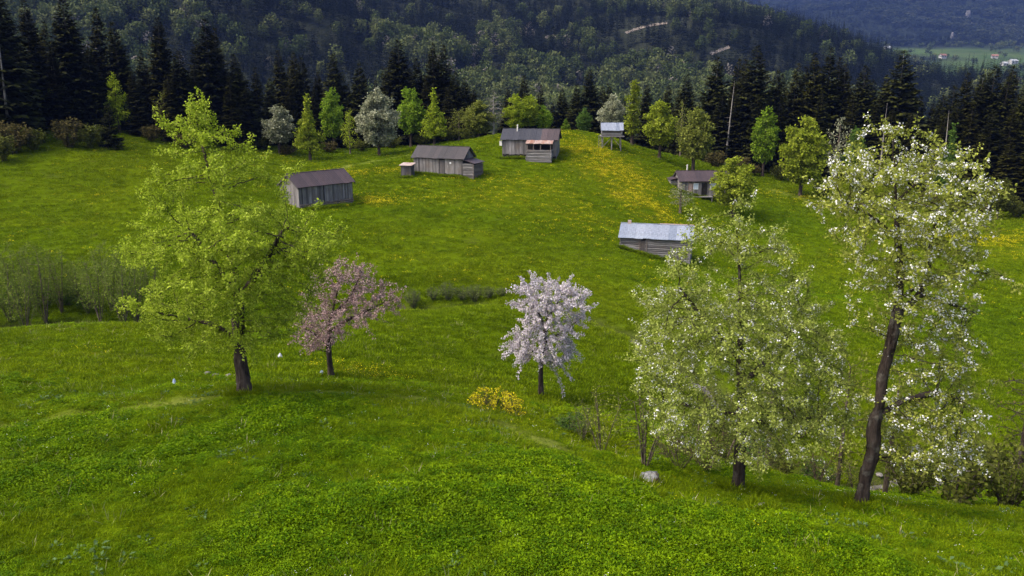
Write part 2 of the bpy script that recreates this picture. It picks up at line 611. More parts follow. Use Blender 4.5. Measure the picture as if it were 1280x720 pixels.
def mat_slope(name, a, b, field=None):
    m, nt, out = newmat(name)
    pos = geo_pos(nt)
    c = ramp(nt, noise(nt, .02, 6, pos, .7), [(.3, a), (.7, b)])
    if field:
        f = ramp(nt, noise(nt, .012, 4, pos), [(.35, field[0]), (.65, field[1])])
        c = mix(nt, attr(nt, 'field'), c, f)
    surf(nt, out, c, .95, noise(nt, .15, 5, pos, .7), 1.0, 3.0, .05)
    return m


def fan_sheet(name, fn, y0, y1, nr, nc, hw, mat, fld=None):
    y = np.geomspace(y0, y1, nr); u = np.linspace(-1, 1, nc)
    X = (hw * y)[:, None] * u[None]; Y = np.repeat(y[:, None], nc, 1)
    Z = fn(X, Y)
    i = np.arange(nr * nc).reshape(nr, nc)
    f = np.stack([i[:-1, :-1], i[:-1, 1:], i[1:, 1:], i[1:, :-1]], -1).reshape(-1, 4)
    me = mesh_np(name, np.c_[X.ravel(), Y.ravel(), Z], [f], [mat], smooth=True)
    if fld is not None:
        a1 = me.attributes.new('field', 'FLOAT', 'POINT'); a1.data.foreach_set('value', fld(X.ravel(), Y.ravel()).astype(np.float32))
    return link(name, me, kind='structure')


def field_far(x, y):
    px = col_of(x, y)
    m = np.clip((px - 1040) / 25, 0, 1) * np.clip((2480 - y) / 120, 0, 1)
    return m * np.clip(3 * fbm(x, y, 160, 3, 31) - .55, 0, 1)


M['slope'] = mat_slope('forest_floor', (.008, .011, .005), (.024, .027, .014))
M['far_slope'] = mat_slope('far_forest_floor', (.008, .012, .007), (.018, .023, .012), ((.036, .066, .011), (.06, .085, .022)))
fan_sheet('mountain_slope', Hm, 280, 2000, 150, 260, .95, M['slope'])['label'] = 'near forested mountain slope across the valley'
fan_sheet('far_mountain', Hf, 1300, 7000, 140, 240, .95, M['far_slope'], field_far)['label'] = 'distant hazy mountain with green pasture terrace at its foot'

# logging roads cut into the near slope
ROADS = [('pale logging road cut high on the forested slope', [(782, 42), (795, 37), (812, 33), (834, 30)], 9),
         ('thin logging road on the sparse upper slope beside the ridge', [(888, 69), (900, 64), (912, 60)], 7),
         ('short pale track bend in the forest below the logging roads', [(853, 79), (860, 82), (862, 88)], 7),
         ('bare earth road bank among pale green trees above the barn', [(576, 62), (590, 59), (604, 57)], 13),
         ('bare earth clearing low on the forested slope', [(572, 95), (588, 92), (610, 92)], 13),
         ('small bare earth cut beside the two tall spruces', [(682, 49), (690, 46), (696, 50)], 9)]
M['dirt'] = mat_plain('dirt_road', (.15, .125, .10), var=.5, scale=.1)
road_pts = []
for lab, pp, w in ROADS:
    q = polyline_smooth([hit(px, py, Hm, 330, 1480) for px, py in pp], 30)
    road_pts.append(q[:, :2])
    V = []
    for i in range(30):
        a = q[max(i - 1, 0)]; b = q[min(i + 1, 29)]
        t = (b - a)[:2]; t /= np.linalg.norm(t) + 1e-9; n = np.array([-t[1], t[0]])
        if n[1] > 0: n = -n
        ww = w * .30 * (.4 + .6 * random.random())
        for s_, dz in ((1.0, -.2), (.2, .8), (-.25, 1.0), (-.75, 4.1)):
            e = q[i, :2] + n * ww * s_
            V.append((e[0], e[1], (q[i, 2] if dz < 4 else Hm([e[0]], [e[1]])[0] - 3.0 + 1.2 * random.random()) + dz))
    i = np.arange(120).reshape(30, 4)
    f = np.stack([i[:-1, :-1], i[:-1, 1:], i[1:, 1:], i[1:, :-1]], -1).reshape(-1, 4)
    o = link('dirt_road', mesh_np('dirt_road', V, [f], [M['dirt']], smooth=True), kind='structure')
    o['label'] = lab


# ------------------------------------------------------------------ scattered stuff: prototypes and points live in one mesh, nodes instance them
def scatter_tree(K):
    ng = bpy.data.node_groups.new('scatter', 'GeometryNodeTree')
    ng.interface.new_socket('Geometry', in_out='INPUT', socket_type='NodeSocketGeometry')
    ng.interface.new_socket('Geometry', in_out='OUTPUT', socket_type='NodeSocketGeometry')
    N, L = ng.nodes, ng.links
    gi = N.new('NodeGroupInput'); go = N.new('NodeGroupOutput')

    def na(name, t):
        n = N.new('GeometryNodeInputNamedAttribute'); n.data_type = t; n.inputs['Name'].default_value = name
        return n.outputs['Attribute']

    def eq(sock, k):
        n = N.new('FunctionNodeCompare'); n.data_type = 'INT'; n.operation = 'EQUAL'
        L.new(sock, n.inputs[2]); n.inputs[3].default_value = k
        return n.outputs['Result']
    pid, kind = na('pid', 'INT'), na('kind', 'INT')
    er = N.new('FunctionNodeEulerToRotation'); L.new(na('rot', 'FLOAT_VECTOR'), er.inputs[0])
    scl = na('scl', 'FLOAT_VECTOR')
    jn = N.new('GeometryNodeJoinGeometry')
    for k in range(K):
        s1 = N.new('GeometryNodeSeparateGeometry'); L.new(gi.outputs[0], s1.inputs[0]); L.new(eq(pid, k), s1.inputs[1])
        s2 = N.new('GeometryNodeSeparateGeometry'); L.new(gi.outputs[0], s2.inputs[0]); L.new(eq(kind, k), s2.inputs[1])
        ip = N.new('GeometryNodeInstanceOnPoints')
        L.new(s2.outputs[0], ip.inputs['Points']); L.new(s1.outputs[0], ip.inputs['Instance'])
        L.new(er.outputs[0], ip.inputs['Rotation']); L.new(scl, ip.inputs['Scale'])
        L.new(ip.outputs[0], jn.inputs[0])
    L.new(jn.outputs[0], go.inputs[0])
    return ng


def scatter(name, label, protos, pts, kinds, rot, scl, cat=None):
    """protos: list of (V, quads/tris array, shade, material)"""
    Vs, Fs, sh, mi, pid, mats = [], [], [], [], [], []
    b = 0
    for k, (V, Fa, s_, m) in enumerate(protos):
        if m not in mats: mats.append(m)
        Vs.append(V); Fs.append(Fa + b); sh.append(s_); mi.append(np.full(len(Fa), mats.index(m))); pid.append(np.full(len(V), k)); b += len(V)
    n = len(pts)
    allV = np.concatenate(Vs + [pts])
    me = mesh_np(name, allV, Fs, mats, np.concatenate(sh), matidx=np.concatenate(mi))
    def at(nm, typ, arr):
        a = me.attributes.new(nm, typ, 'POINT'); a.data.foreach_set('vector' if typ == 'FLOAT_VECTOR' else 'value', arr.ravel())
    at('pid', 'INT', np.concatenate(pid + [np.full(n, -1)]).astype(np.int32))
    at('kind', 'INT', np.concatenate([np.full(b, -1), kinds]).astype(np.int32))
    at('rot', 'FLOAT_VECTOR', np.concatenate([np.zeros((b, 3)), rot]).astype(np.float32))
    at('scl', 'FLOAT_VECTOR', np.concatenate([np.ones((b, 3)), scl]).astype(np.float32))
    o = link(name, me, kind='stuff')
    o['label'] = label
    if cat: o['category'] = cat
    md = o.modifiers.new('scatter', 'NODES'); md.node_group = scatter_tree(len(protos))
    return o


def diamonds(p, d, nrm, L, W, fold=.25):
    """leaf quads: base p, direction d, normal nrm, length L, width W -> V, F"""
    n = len(p)
    d = d / (np.linalg.norm(d, axis=1, keepdims=True) + 1e-9)
    s_ = np.cross(d, nrm); s_ /= (np.linalg.norm(s_, axis=1, keepdims=True) + 1e-9)
    nn = np.cross(s_, d)
    L = np.reshape(L, (-1, 1)); W = np.reshape(W, (-1, 1))
    mid = p + d * L * .5
    V = np.stack([p, mid + s_ * W * .5 + nn * W * fold, p + d * L, mid - s_ * W * .5 + nn * W * fold], 1).reshape(-1, 3)
    return V, np.arange(4 * n).reshape(n, 4)


def rvec(n, up=0.0, rng=RNG):
    v = rng.normal(size=(n, 3)); v[:, 2] += up
    return v / np.linalg.norm(v, axis=1, keepdims=True)


def blade_proto(n, rad, h0, h1_, w, lean=.45, seed=0):
    rng = np.random.default_rng(seed)
    a = rng.random(n) * 6.283; r = rad * np.sqrt(rng.random(n))
    p = np.c_[r * np.cos(a), r * np.sin(a), np.full(n, -.04)]
    dv = np.c_[np.cos(a) * lean * rng.random(n), np.sin(a) * lean * rng.random(n), np.ones(n)] + rng.normal(size=(n, 3)) * .18
    V, Fa = diamonds(p, dv, rvec(n, 0, rng), h0 + (h1_ - h0) * rng.random(n), np.full(n, w), .1)
    return V, Fa, rng.random(n)


def herb_proto(n, rad, hh, L, W, seed=0, flat=.8):
    rng = np.random.default_rng(seed)
    a = rng.random(n) * 6.283; r = rad * np.sqrt(rng.random(n))
    z = hh * (1 - (r / rad) ** 2 * .7) * (.45 + .6 * rng.random(n))
    p = np.c_[r * np.cos(a), r * np.sin(a), z]
    dv = np.c_[np.cos(a), np.sin(a), np.full(n, .1)] + rng.normal(size=(n, 3)) * .55
    V, Fa = diamonds(p, dv, rvec(n, 1.6 * flat, rng), L * (.6 + .7 * rng.random(n)), W * (.6 + .7 * rng.random(n)))
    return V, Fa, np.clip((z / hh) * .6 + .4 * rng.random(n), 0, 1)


def area_pts(n, d0, d1, rng, margin=3.0, side=.70):
    y = np.sqrt(rng.random(n) * (d1 ** 2 - d0 ** 2) + d0 ** 2)
    x = (rng.random(n) * 2 - 1) * (side * (y + 4) + margin)
    return x, y


def with_ground(x, y, sink=.0):
    return np.c_[x, y, H(x, y) - sink]


def make_ground_cover():
    rng = np.random.default_rng(11)
    # near grass and herbs
    gp = [(*blade_proto(34, .20, .14, .30, .022, .6, 1), M['grass']), (*blade_proto(30, .24, .10, .24, .022, .9, 2), M['grass']),
          (*blade_proto(44, .42, .16, .36, .040, .8, 3), M['grass']), (*blade_proto(44, .75, .20, .42, .075, .9, 4), M['grass']), (*blade_proto(7, .25, .3, .55, .012, .5, 5), M['straw']), (*blade_proto(60, .16, .3, .62, .03, .8, 6), M['grass'])]
    xs, ys, ks, sc = [], [], [], []
    for n, d0, d1, kk, s0, s1 in ((34000, 12, 36, (0, 1, 1), .55, 1.05), (27000, 34, 78, (2,), .55, 1.05), (30000, 74, 152, (3,), .5, 1.05)):
        x, y = area_pts(n, d0, d1, rng)
        tall = fbm(x, y, 3.5 if d1 < 60 else 9, 3, 41)
        ok = (dist_stream(x, y) > .9) & (rng.random(len(x)) > .8 * path_mask(x, y))
        x, y, tall = x[ok], y[ok], tall[ok]
        xs.append(x); ys.append(y); ks.append(rng.choice(kk, len(x))); sc.append((s0 + (s1 - s0) * rng.random(len(x))) * (.6 + .75 * tall) * (1 - .45 * path_mask(x, y)))
    x, y = area_pts(1100, 12, 60, rng); xs.append(x); ys.append(y); ks.append(np.full(len(x), 4)); sc.append(.6 + .7 * rng.random(len(x)))
    for px, D, r0, nn in ((307, 32, .36, 60), (922, 26, .28, 46), (1075, 24, .34, 60), (676, 43, .2, 30), (414, 41, .2, 30), (811, 25.2, .55, 34), (950, 22.8, .3, 16)):
        b = on(px, D); a = rng.random(nn) * 6.283; rr = r0 + .28 * rng.random(nn)      # longer grass left standing round trunks and stones
        xs.append(b[0] + rr * np.cos(a)); ys.append(b[1] + rr * np.sin(a)); ks.append(np.full(nn, 5)); sc.append(.55 + .5 * rng.random(nn))
    for px, D, L_, W_, ang in ((408, 102, 8.4, 4.6, 47), (555, 118.5, 9.5, 4.2, -22), (664, 126.5, 8.8, 5.5, -10), (876, 124, 8, 4.8, 2), (820, 95.5, 8.6, 4.5, -15), (510, 116.5, 1.9, 1.7, -14)):
        b = on(px, D); nn = int(L_ * 14); u = (rng.random(nn) - .5) * L_; v = -W_ / 2 - .25 * rng.random(nn) + .0; ca, sa = math.cos(R(ang)), math.sin(R(ang))
        xs.append(b[0] + u * ca - v * sa); ys.append(b[1] + u * sa + v * ca); ks.append(np.full(nn, 5)); sc.append(.7 + .8 * rng.random(nn))
    x = np.concatenate(xs); y = np.concatenate(ys); k = np.concatenate(ks); s_ = np.concatenate(sc)
    n = len(x)
    scatter('meadow_grass', 'green grass covering the whole meadow', gp, with_ground(x, y), k, np.c_[rng.normal(0, .08, n), rng.normal(0, .08, n), rng.random(n) * 6.28], np.c_[s_ * 1.1, s_ * 1.1, s_ * (.5 + .35 * rng.random(n))])
    # leafy herbs in mats
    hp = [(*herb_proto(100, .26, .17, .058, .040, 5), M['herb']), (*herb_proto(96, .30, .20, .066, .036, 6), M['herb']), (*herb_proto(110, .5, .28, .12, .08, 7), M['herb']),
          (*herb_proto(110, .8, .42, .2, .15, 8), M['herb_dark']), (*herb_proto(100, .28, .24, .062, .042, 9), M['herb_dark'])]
    xs, ys, ks, sc = [], [], [], []
    for n, d0, d1, kk, s0, s1, th in ((60000, 12, 39, (0, 1, 0, 1, 4), .45, 1.1, .35), (5000, 34, 80, (2,), .5, 1.0, .58), (2600, 74, 140, (3,), .2, .65, .66)):
        x, y = area_pts(n, d0, d1, rng)
        m = fbm(x, y, 4.2 if d1 < 60 else 8, 4, 51)
        ok = (m + rng.normal(0, .10, len(m)) > th) & (rng.random(len(m)) > .9 * path_mask(x, y)) & (dist_stream(x, y) > .8)
        if d1 < 60:
            cr = PATHS[0][np.argsort(PATHS[0][:, 0])]
            lim = np.interp(x, cr[:, 0], cr[:, 1], left=27, right=40) + 1.2 * (fbm(x, y, 2.5, 2, 55) - .5)
            ok &= (y < lim - .3) | (rng.random(len(x)) < .12)
        x, y, m = x[ok], y[ok], m[ok]
        xs.append(x); ys.append(y); ks.append(rng.choice(kk, len(x))); sc.append((s0 + (s1 - s0) * rng.random(len(x))) * np.clip(.45 + 3.2 * (m - th), .45, 1.3))
    x = np.concatenate(xs); y = np.concatenate(ys); k = np.concatenate(ks); s_ = np.concatenate(sc); n = len(x)
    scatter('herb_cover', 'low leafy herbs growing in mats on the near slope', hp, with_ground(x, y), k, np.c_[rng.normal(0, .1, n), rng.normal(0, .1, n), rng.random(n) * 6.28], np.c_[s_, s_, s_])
    # grey-green broad-leaved plants
    pp = [(*herb_proto(14, .20, .16, .26, .11, 15), M['pale_leaf']), (*herb_proto(11, .16, .2, .22, .09, 16), M['pale_leaf'])]
    cx, cy = area_pts(26, 16, 34, rng)
    x = np.repeat(cx, 9) + rng.normal(0, .8, 26 * 9); y = np.repeat(cy, 9) + rng.normal(0, .5, 26 * 9)
    ex, ey = area_pts(170, 13, 36, rng); x = np.r_[x, ex]; y = np.r_[y, ey]; n = len(x); s_ = .35 + .45 * rng.random(n)
    scatter('broad_leaf_plants', 'scattered grey-green broad-leaved plants in the near grass', pp, with_ground(x, y), rng.integers(0, 2, n), np.c_[np.zeros(n), np.zeros(n), rng.random(n) * 6.28], np.c_[s_, s_, s_])
    # flowers
    def fl(nf, rad, zz, sz, seed):
        r2 = np.random.default_rng(seed); a = r2.random(nf) * 6.283; r = rad * np.sqrt(r2.random(nf))
        p = np.c_[r * np.cos(a), r * np.sin(a), zz * (.7 + .6 * r2.random(nf))]
        V, Fa = diamonds(p, rvec(nf, 0, r2) * [1, 1, .3], rvec(nf, 2.5, r2), np.full(nf, sz), np.full(nf, sz), .1)
        return V, Fa, r2.random(nf)
    fp = [(*fl(9, .5, .30, .10, 1), M['yellow']), (*fl(4, .14, .24, .030, 2), M['yellow']), (*fl(3, .12, .22, .028, 3), M['white_petal']), (*fl(8, .3, .26, .055, 4), M['yellow'])]
    x, y = area_pts(90000, 74, 145, rng); m = flower_mask(x, y); ok = rng.random(len(x)) < m * .72
    x, y = x[ok], y[ok]; k = np.zeros(len(x), int)
    x2, y2 = area_pts(30000, 34, 75, rng); m = flower_mask(x2, y2); ok = rng.random(len(x2)) < m * .8
    x = np.r_[x, x2[ok]]; y = np.r_[y, y2[ok]]; k = np.r_[k, np.full(ok.sum(), 3)]
    x3, y3 = area_pts(650, 14, 38, rng); k = np.r_[k, rng.choice([1, 2, 2], len(x3))]; x = np.r_[x, x3]; y = np.r_[y, y3]
    x3, y3 = area_pts(700, 70, 140, rng); k = np.r_[k, np.full(len(x3), 0)]; x = np.r_[x, x3]; y = np.r_[y, y3]
    n = len(x); s_ = .6 + .6 * rng.random(n)
    scatter('meadow_flowers', 'yellow and white flowers dotted through the grass', fp, with_ground(x, y), k, np.c_[np.zeros(n), np.zeros(n), rng.random(n) * 6.28], np.c_[s_, s_, np.ones(n)])


make_ground_cover()


# ------------------------------------------------------------------ conifers
def conifer_geo(h, rad, seed, whorl=.46, nb=8, bare=.04, qw=1.0, spray=5, ragged=.25):
    """foliage quads of a spruce"""
    rng = np.random.default_rng(seed)
    P_, D_, N_, L_, W_, S_ = [], [], [], [], [], []
    z = h * bare
    while z < h * .985:
        t = (z - h * bare) / (h * (1 - bare))
        prof = (1 - t) ** .82 * min(1, .62 + t * 4.2)
        for k in range(max(4, int(nb * (1 - .4 * t)))):
            L = rad * prof * (1 - ragged + 1.6 * ragged * rng.random()) + .18
            if rng.random() < .07: L *= .5
            a = rng.random() * 6.283
            el = -.32 + .75 * t + rng.normal() * .12
            bd = np.array([math.cos(a) * math.cos(el), math.sin(a) * math.cos(el), math.sin(el)])
            side = np.array([-math.sin(a), math.cos(a), 0])
            o = np.array([0, 0, z + rng.normal() * .12])
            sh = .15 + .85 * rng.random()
            m = max(2, int(spray * min(1, L / (rad * .6) + .25)))
            for q in range(m):
                s_ = (q + .6 + .4 * rng.random()) / m
                p = o + bd * L * s_ * .85 + np.array([0, 0, .10 * L * s_ * s_])
                ll = L * .42 * (1.15 - .7 * s_) + .14
                for sg in (-1, 1):
                    P_.append(p); D_.append(bd * .75 + side * sg * (.7 + .3 * rng.random()) + np.array([0, 0, -.35 - .3 * rng.random()]))
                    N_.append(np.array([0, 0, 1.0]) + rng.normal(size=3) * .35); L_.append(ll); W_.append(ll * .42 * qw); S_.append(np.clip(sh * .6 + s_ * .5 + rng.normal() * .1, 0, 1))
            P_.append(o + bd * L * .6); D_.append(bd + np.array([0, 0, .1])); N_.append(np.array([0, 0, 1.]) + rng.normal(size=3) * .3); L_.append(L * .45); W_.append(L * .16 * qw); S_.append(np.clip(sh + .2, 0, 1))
        z += whorl * (.75 + .5 * rng.random()) * (1 - .35 * t)
    for k in range(5):
        P_.append(np.array([0, 0, h * .965])); D_.append(np.array([0, 0, 1.]) + rng.normal(size=3) * .25); N_.append(rng.normal(size=3)); L_.append(h * .035 * (.6 + .5 * rng.random())); W_.append(.16); S_.append(.6)
    V, Fa = diamonds(np.array(P_), np.array(D_), np.array(N_), np.array(L_), np.array(W_), .12)
    return V, Fa, np.array(S_)


def cone_trunk(h, r, n=7, bend=0.0, seed=0, stubs=0):
    rng = np.random.default_rng(seed)
    rings = 7; V = []; F_ = []
    for i in range(rings):
        t = i / (rings - 1); rr = r * (1 - t) ** .9 * (1 + .5 * math.exp(-t * 25)) + .012
        ox = bend * math.sin(t * 2.2)
        for k in range(n):
            a = 6.283 * k / n
            V.append((ox + rr * math.cos(a), rr * math.sin(a), -.35 + (h + .35) * t))
    for i in range(rings - 1):
        for k in range(n):
            F_.append((i * n + k, i * n + (k + 1) % n, (i + 1) * n + (k + 1) % n, (i + 1) * n + k))
    for q in range(stubs):
        z = h * (.08 + .5 * rng.random()); a = rng.random() * 6.283; L = .5 + rng.random() * 1.2
        b = len(V); dx, dy = math.cos(a), math.sin(a)
        V += [(0, 0, z + .03), (-dy * .03, dx * .03, z), (dy * .03, -dx * .03, z), (dx * L, dy * L, z - .1 * L)]
        F_ += [(b, b + 1, b + 3, b + 3), (b, b + 3, b + 2, b + 2)]
    quads = np.array([f for f in F_ if len(set(f)) == 4]); tris = np.array([list(dict.fromkeys(f)) for f in F_ if len(set(f)) == 3])
    return np.array(V), [quads] + ([tris] if len(tris) else [])


M['spruce'] = leaf_mat('spruce_needles', (.0024, .0028, .0006), (.0070, .0082, .0016), (.0310, .0340, .0065), trans=.12, objvar=.7)  # palest colour paints lit bough tips onto the needles
M['spruce_warm'] = leaf_mat('spruce_needles_warm', (.0032, .0034, .0006), (.0095, .0100, .0016), (.0370, .0370, .0062), trans=.12, objvar=.5)  # lit tips painted into the palest colour here too
M['spruce_bark'] = mat_bark('spruce_bark', (.035, .028, .022), (.10, .085, .07))
M['grey_bark'] = mat_bark('pale_grey_bark', (.10, .09, .08), (.26, .24, .21))

SPR = []
for i, (rad, bare, rag, nb) in enumerate([(3.1, .03, .28, 8), (2.6, .04, .34, 8), (3.5, .03, .3, 9), (2.3, .16, .36, 7), (2.9, .30, .42, 7), (2.0, .02, .25, 8)]):
    V, Fa, S_ = conifer_geo(20, rad * 1.22, 100 + i, bare=bare, ragged=rag, nb=nb + 3, qw=1.5)
    cm = mesh_np('spruce_crown', V, [Fa], [M['spruce'] if i % 2 == 0 else M['spruce_warm']], S_)
    tv, tf = cone_trunk(19.6, .26, seed=i, stubs=30 if bare > .1 else 8)
    tm = mesh_np('spruce_trunk', tv, tf, [M['grey_bark'] if i == 4 else M['spruce_bark']], np.full(sum(len(f) for f in tf), .5), smooth=False)
    SPR.append((cm, tm, rad))

SPRUCES = [  # column, top row, distance, proto, width factor
    (8, -30, 118, 0, 1.25), (20, -8, 126, 2, 1.2), (48, -2, 132, 1, 1), (67, 25, 138, 3, 1), (97, -4, 134, 2, 1.15), (134, 8, 140, 1, 1.05), (159, 27, 138, 0, 1),
    (189, 61, 142, 3, 1), (206, 19, 140, 1, 1.1), (233, 61, 136, 2, .95), (267, 22, 142, 0, 1.1), (280, 33, 146, 1, 1), (305, 66, 144, 2, 1), (323, 83, 146, 5, 1.1), (344, 97, 150, 0, 1),
    (358, 61, 156, 1, 1), (373, 64, 160, 3, 1), (387, 70, 158, 0, 1), (403, 89, 160, 1, 1), (425, 66, 158, 2, 1.05), (453, 78, 156, 0, 1.05), (486, 84, 160, 1, 1), (501, 48, 158, 2, 1.15),
    (528, 72, 162, 0, 1), (542, 52, 160, 1, 1.05), (556, 55, 162, 3, 1.1), (536, 94, 156, 5, 1.1), (570, 88, 160, 2, .9), (582, 97, 164, 0, 1), (595, 111, 166, 1, 1), (515, 84, 166, 1, 1), (470, 100, 164, 3, 1),
    (634, 109, 170, 1, .9), (654, 94, 174, 0, 1), (673, 105, 176, 5, 1.1), (703, 111, 176, 2, .95), (718, 116, 178, 1, .9), (722, 105, 172, 0, 1), (737, 86, 172, 2, 1), (761, 103, 174, 1, 1), (748, 108, 178, 0, 1),
    (806, 105, 172, 0, 1), (828, 105, 174, 1, 1), (855, 92, 168, 2, 1), (845, 112, 172, 3, 1),
    (889, 70, 158, 4, 1.1), (911, 72, 162, 3, 1), (936, 55, 156, 2, 1.15), (926, 72, 160, 1, 1), (959, 87, 158, 0, .95), (981, 77, 160, 1, 1.05), (998, 81, 160, 5, 1.1), (1008, 64, 158, 1, 1.05), (1024, 58, 160, 0, 1.05),
    (1036, 70, 162, 3, 1), (1047, 78, 160, 1, 1), (1067, 80, 158, 2, 1.1), (1082, 100, 162, 0, 1), (1096, 92, 160, 1, 1), (1113, 62, 156, 4, 1.25), (1125, 105, 160, 3, 1), (1138, 120, 160, 0, .9),
    (1150, 128, 156, 1, 1), (1161, 118, 150, 2, 1), (1174, 106, 146, 0, 1), (1192, 89, 142, 1, 1.1), (1207, 92, 146, 4, 1), (1216, 80, 142, 2, 1.1), (1233, 96, 140, 0, 1.05), (1242, 80, 144, 1, 1.1), (1258, 105, 138, 3, 1.1),
    (1271, 92, 136, 2, 1.1), (1284, 88, 138, 0, 1.1), (1300, 80, 138, 1, 1.1), (1320, 70, 136, 2, 1.1),
    # lower, younger trees filling the wood's foot
    (36, 70, 124, 5, 1.2), (80, 62, 128, 5, 1.1), (118, 60, 132, 0, 1), (175, 88, 134, 5, 1.15), (220, 92, 134, 5, 1.15), (250, 80, 138, 5, 1.1), (292, 96, 138, 5, 1.1), (314, 110, 142, 0, 1), (366, 104, 152, 5, 1.1), (396, 112, 156, 5, 1.1),
    (440, 108, 158, 0, 1), (492, 118, 156, 5, 1.1), (562, 108, 156, 5, 1.1), (606, 130, 164, 5, 1.1), (690, 128, 174, 5, 1), (776, 122, 174, 5, 1),
    (896, 118, 154, 0, 1.1), (918, 112, 154, 5, 1.2), (944, 118, 152, 0, 1), (968, 128, 154, 5, 1.2), (1018, 112, 154, 0, 1), (1055, 120, 154, 5, 1.2), (1088, 130, 154, 0, 1.1), (1106, 136, 152, 5, 1.1), (1130, 140, 150, 5, 1.1),
    (1170, 146, 140, 5, 1.2), (1186, 128, 138, 0, 1.1), (1202, 132, 136, 5, 1.2), (1226, 138, 134, 0, 1.1), (1246, 132, 134, 5, 1.2), (1266, 140, 132, 0, 1.1), (1288, 130, 132, 5, 1.2), (1214, 168, 130, 5, 1.2), (1180, 172, 133, 5, 1.1), (1250, 172, 129, 5, 1.2), (1278, 165, 128, 5, 1.2),
    (-20, 0, 122, 1, 1.2), (-50, -15, 126, 2, 1.2), (1345, 90, 132, 0, 1.1)]


rs = random.Random(12)
for q in list(SPRUCES[:73:2]):                       # a second rank deeper in the wood
    if q[0] < 330 or 340 < q[0] < 600 or q[0] > 880:
        SPRUCES.insert(0, (q[0] + rs.uniform(-11, 11), q[1] + rs.uniform(8, 30), q[2] + rs.uniform(7, 15), rs.choice((0, 1, 2, 3)), rs.uniform(.95, 1.15)))
YOUNG = [i for i, s_ in enumerate(SPRUCES) if s_[:2] == (36, 70)][0]


def spruce_label(px):
    if px < 330: return 'tall dark spruce in the wood behind the big lime-green tree', 'spruces behind the lime-green tree'
    if px < 622: return 'tall dark spruce in the wood behind the round white-flowering tree', 'spruces behind the white-flowering tree'
    if px < 872: return 'dark spruce rising behind the hilltop with the stilted granary', 'spruces behind the granary hill'
    if px < 1148: return 'tall dark spruce in the wood behind the brown-roofed cabin', 'spruces behind the cabin'
    return 'tall dark spruce in the wood behind the tall leaning pear tree', 'spruces behind the leaning pear tree'


for i, (px, top, D, k, wf) in enumerate(SPRUCES):
    b = on(px, D)
    ztop = CZ + D * elev(top)
    hgt = max(6.0, ztop - b[2])
    lab, grp = spruce_label(px)
    if k == 4: lab = lab.replace('spruce', 'spruce with long bare pale trunk').replace('tall dark', 'tall'); grp = grp.replace('spruces', 'bare-trunked spruces')
    elif i >= YOUNG: lab = lab.replace('tall dark spruce in', 'young lower spruce at the front of').replace('dark spruce rising', 'young lower spruce'); grp = grp.replace('spruces', 'young spruces')
    t = thing('spruce_tree', lab, 'spruce', b, random.random() * 6.28, grp)
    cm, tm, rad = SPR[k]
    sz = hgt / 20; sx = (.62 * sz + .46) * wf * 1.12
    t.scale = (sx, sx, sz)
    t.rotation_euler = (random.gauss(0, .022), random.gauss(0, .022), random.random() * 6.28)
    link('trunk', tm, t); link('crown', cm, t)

t = thing('spruce_tree', 'small bushy young spruce standing alone at the wood edge', 'spruce', on(141, 121), 1.0)
V, Fa, S_ = conifer_geo(6.6, 1.9, 333, whorl=.36, nb=9, bare=.02, spray=6)
link('trunk', mesh_np('trunk', *(lambda q: (q[0], q[1]))(cone_trunk(6.2, .11)), [M['spruce_bark']]), t)
link('crown', mesh_np('crown', V, [Fa], [M['spruce']], S_), t)

# dead standing trunks among the spruces
for i, (px, top, D, lab) in enumerate(((906, 100, 152, 'dead pale trunk standing in the spruces behind the cabin'), (1098, 128, 150, 'dead grey trunk among the spruces above the leaning pear tree'),
                                       (1176, 138, 137, 'leaning dead grey trunk beside the dull green cone-shaped tree'), (13, 28, 116, 'dead pale trunk among the spruces past the brown shrubs'))):
    b = on(px, D); hgt = CZ + D * elev(top) - b[2]
    tv, tf = cone_trunk(hgt, .22, seed=50 + i, stubs=26)
    t = thing('dead_tree', lab, 'dead tree', b, i)
    t.rotation_euler = (0, .05 * (-1) ** i, i)
    link('trunk', mesh_np('trunk', tv, tf, [M['grey_bark']]), t)


# ------------------------------------------------------------------ broad-leaved trees: branches grown towards points spread in the crown
def colonize(att, nodes, parents, step, dk, maxit=160, jitter=.18, up=.06, seed=0):
    rng = np.random.default_rng(seed)
    nodes = [np.array(n, float) for n in nodes]; parents = list(parents); nchild = [0] * len(nodes)
    for p in parents:
        if p >= 0: nchild[p] += 1
    A = np.array(att); NA = np.array(nodes)
    d2 = ((A[:, None] - NA[None]) ** 2).sum(-1)
    bi = d2.argmin(1); bd = d2[np.arange(len(A)), bi]
    alive = bd > dk * dk
    for it in range(maxit):
        k = np.where(alive)[0]
        if len(k) == 0 or len(nodes) > 9000: break
        idx = bi[k]; dv = A[k] - NA[idx]; dv /= np.sqrt(bd[k])[:, None] + 1e-9
        S_ = np.zeros((len(NA), 3)); np.add.at(S_, idx, dv)
        g = np.unique(idx); g = g[[nchild[q] < 3 for q in g]]
        if len(g) == 0: break
        v = S_[g]; v /= np.linalg.norm(v, axis=1, keepdims=True) + 1e-6
        v = v + rng.normal(size=v.shape) * jitter; v[:, 2] += up
        v /= np.linalg.norm(v, axis=1, keepdims=True)
        new = NA[g] + v * step
        b = len(nodes)
        for q, p in zip(new, g):
            nodes.append(q); parents.append(int(p)); nchild.append(0); nchild[p] += 1
        NA = np.array(nodes)
        dn = ((A[k][:, None] - new[None]) ** 2).sum(-1)
        mi = dn.argmin(1); md = dn[np.arange(len(k)), mi]
        bt = md < bd[k]
        bi[k[bt]] = b + mi[bt]; bd[k[bt]] = md[bt]
        alive[k] = bd[k] > dk * dk
        if it > 25 and it % 8 == 0: alive &= rng.random(len(A)) > .06
    return NA, np.array(parents)


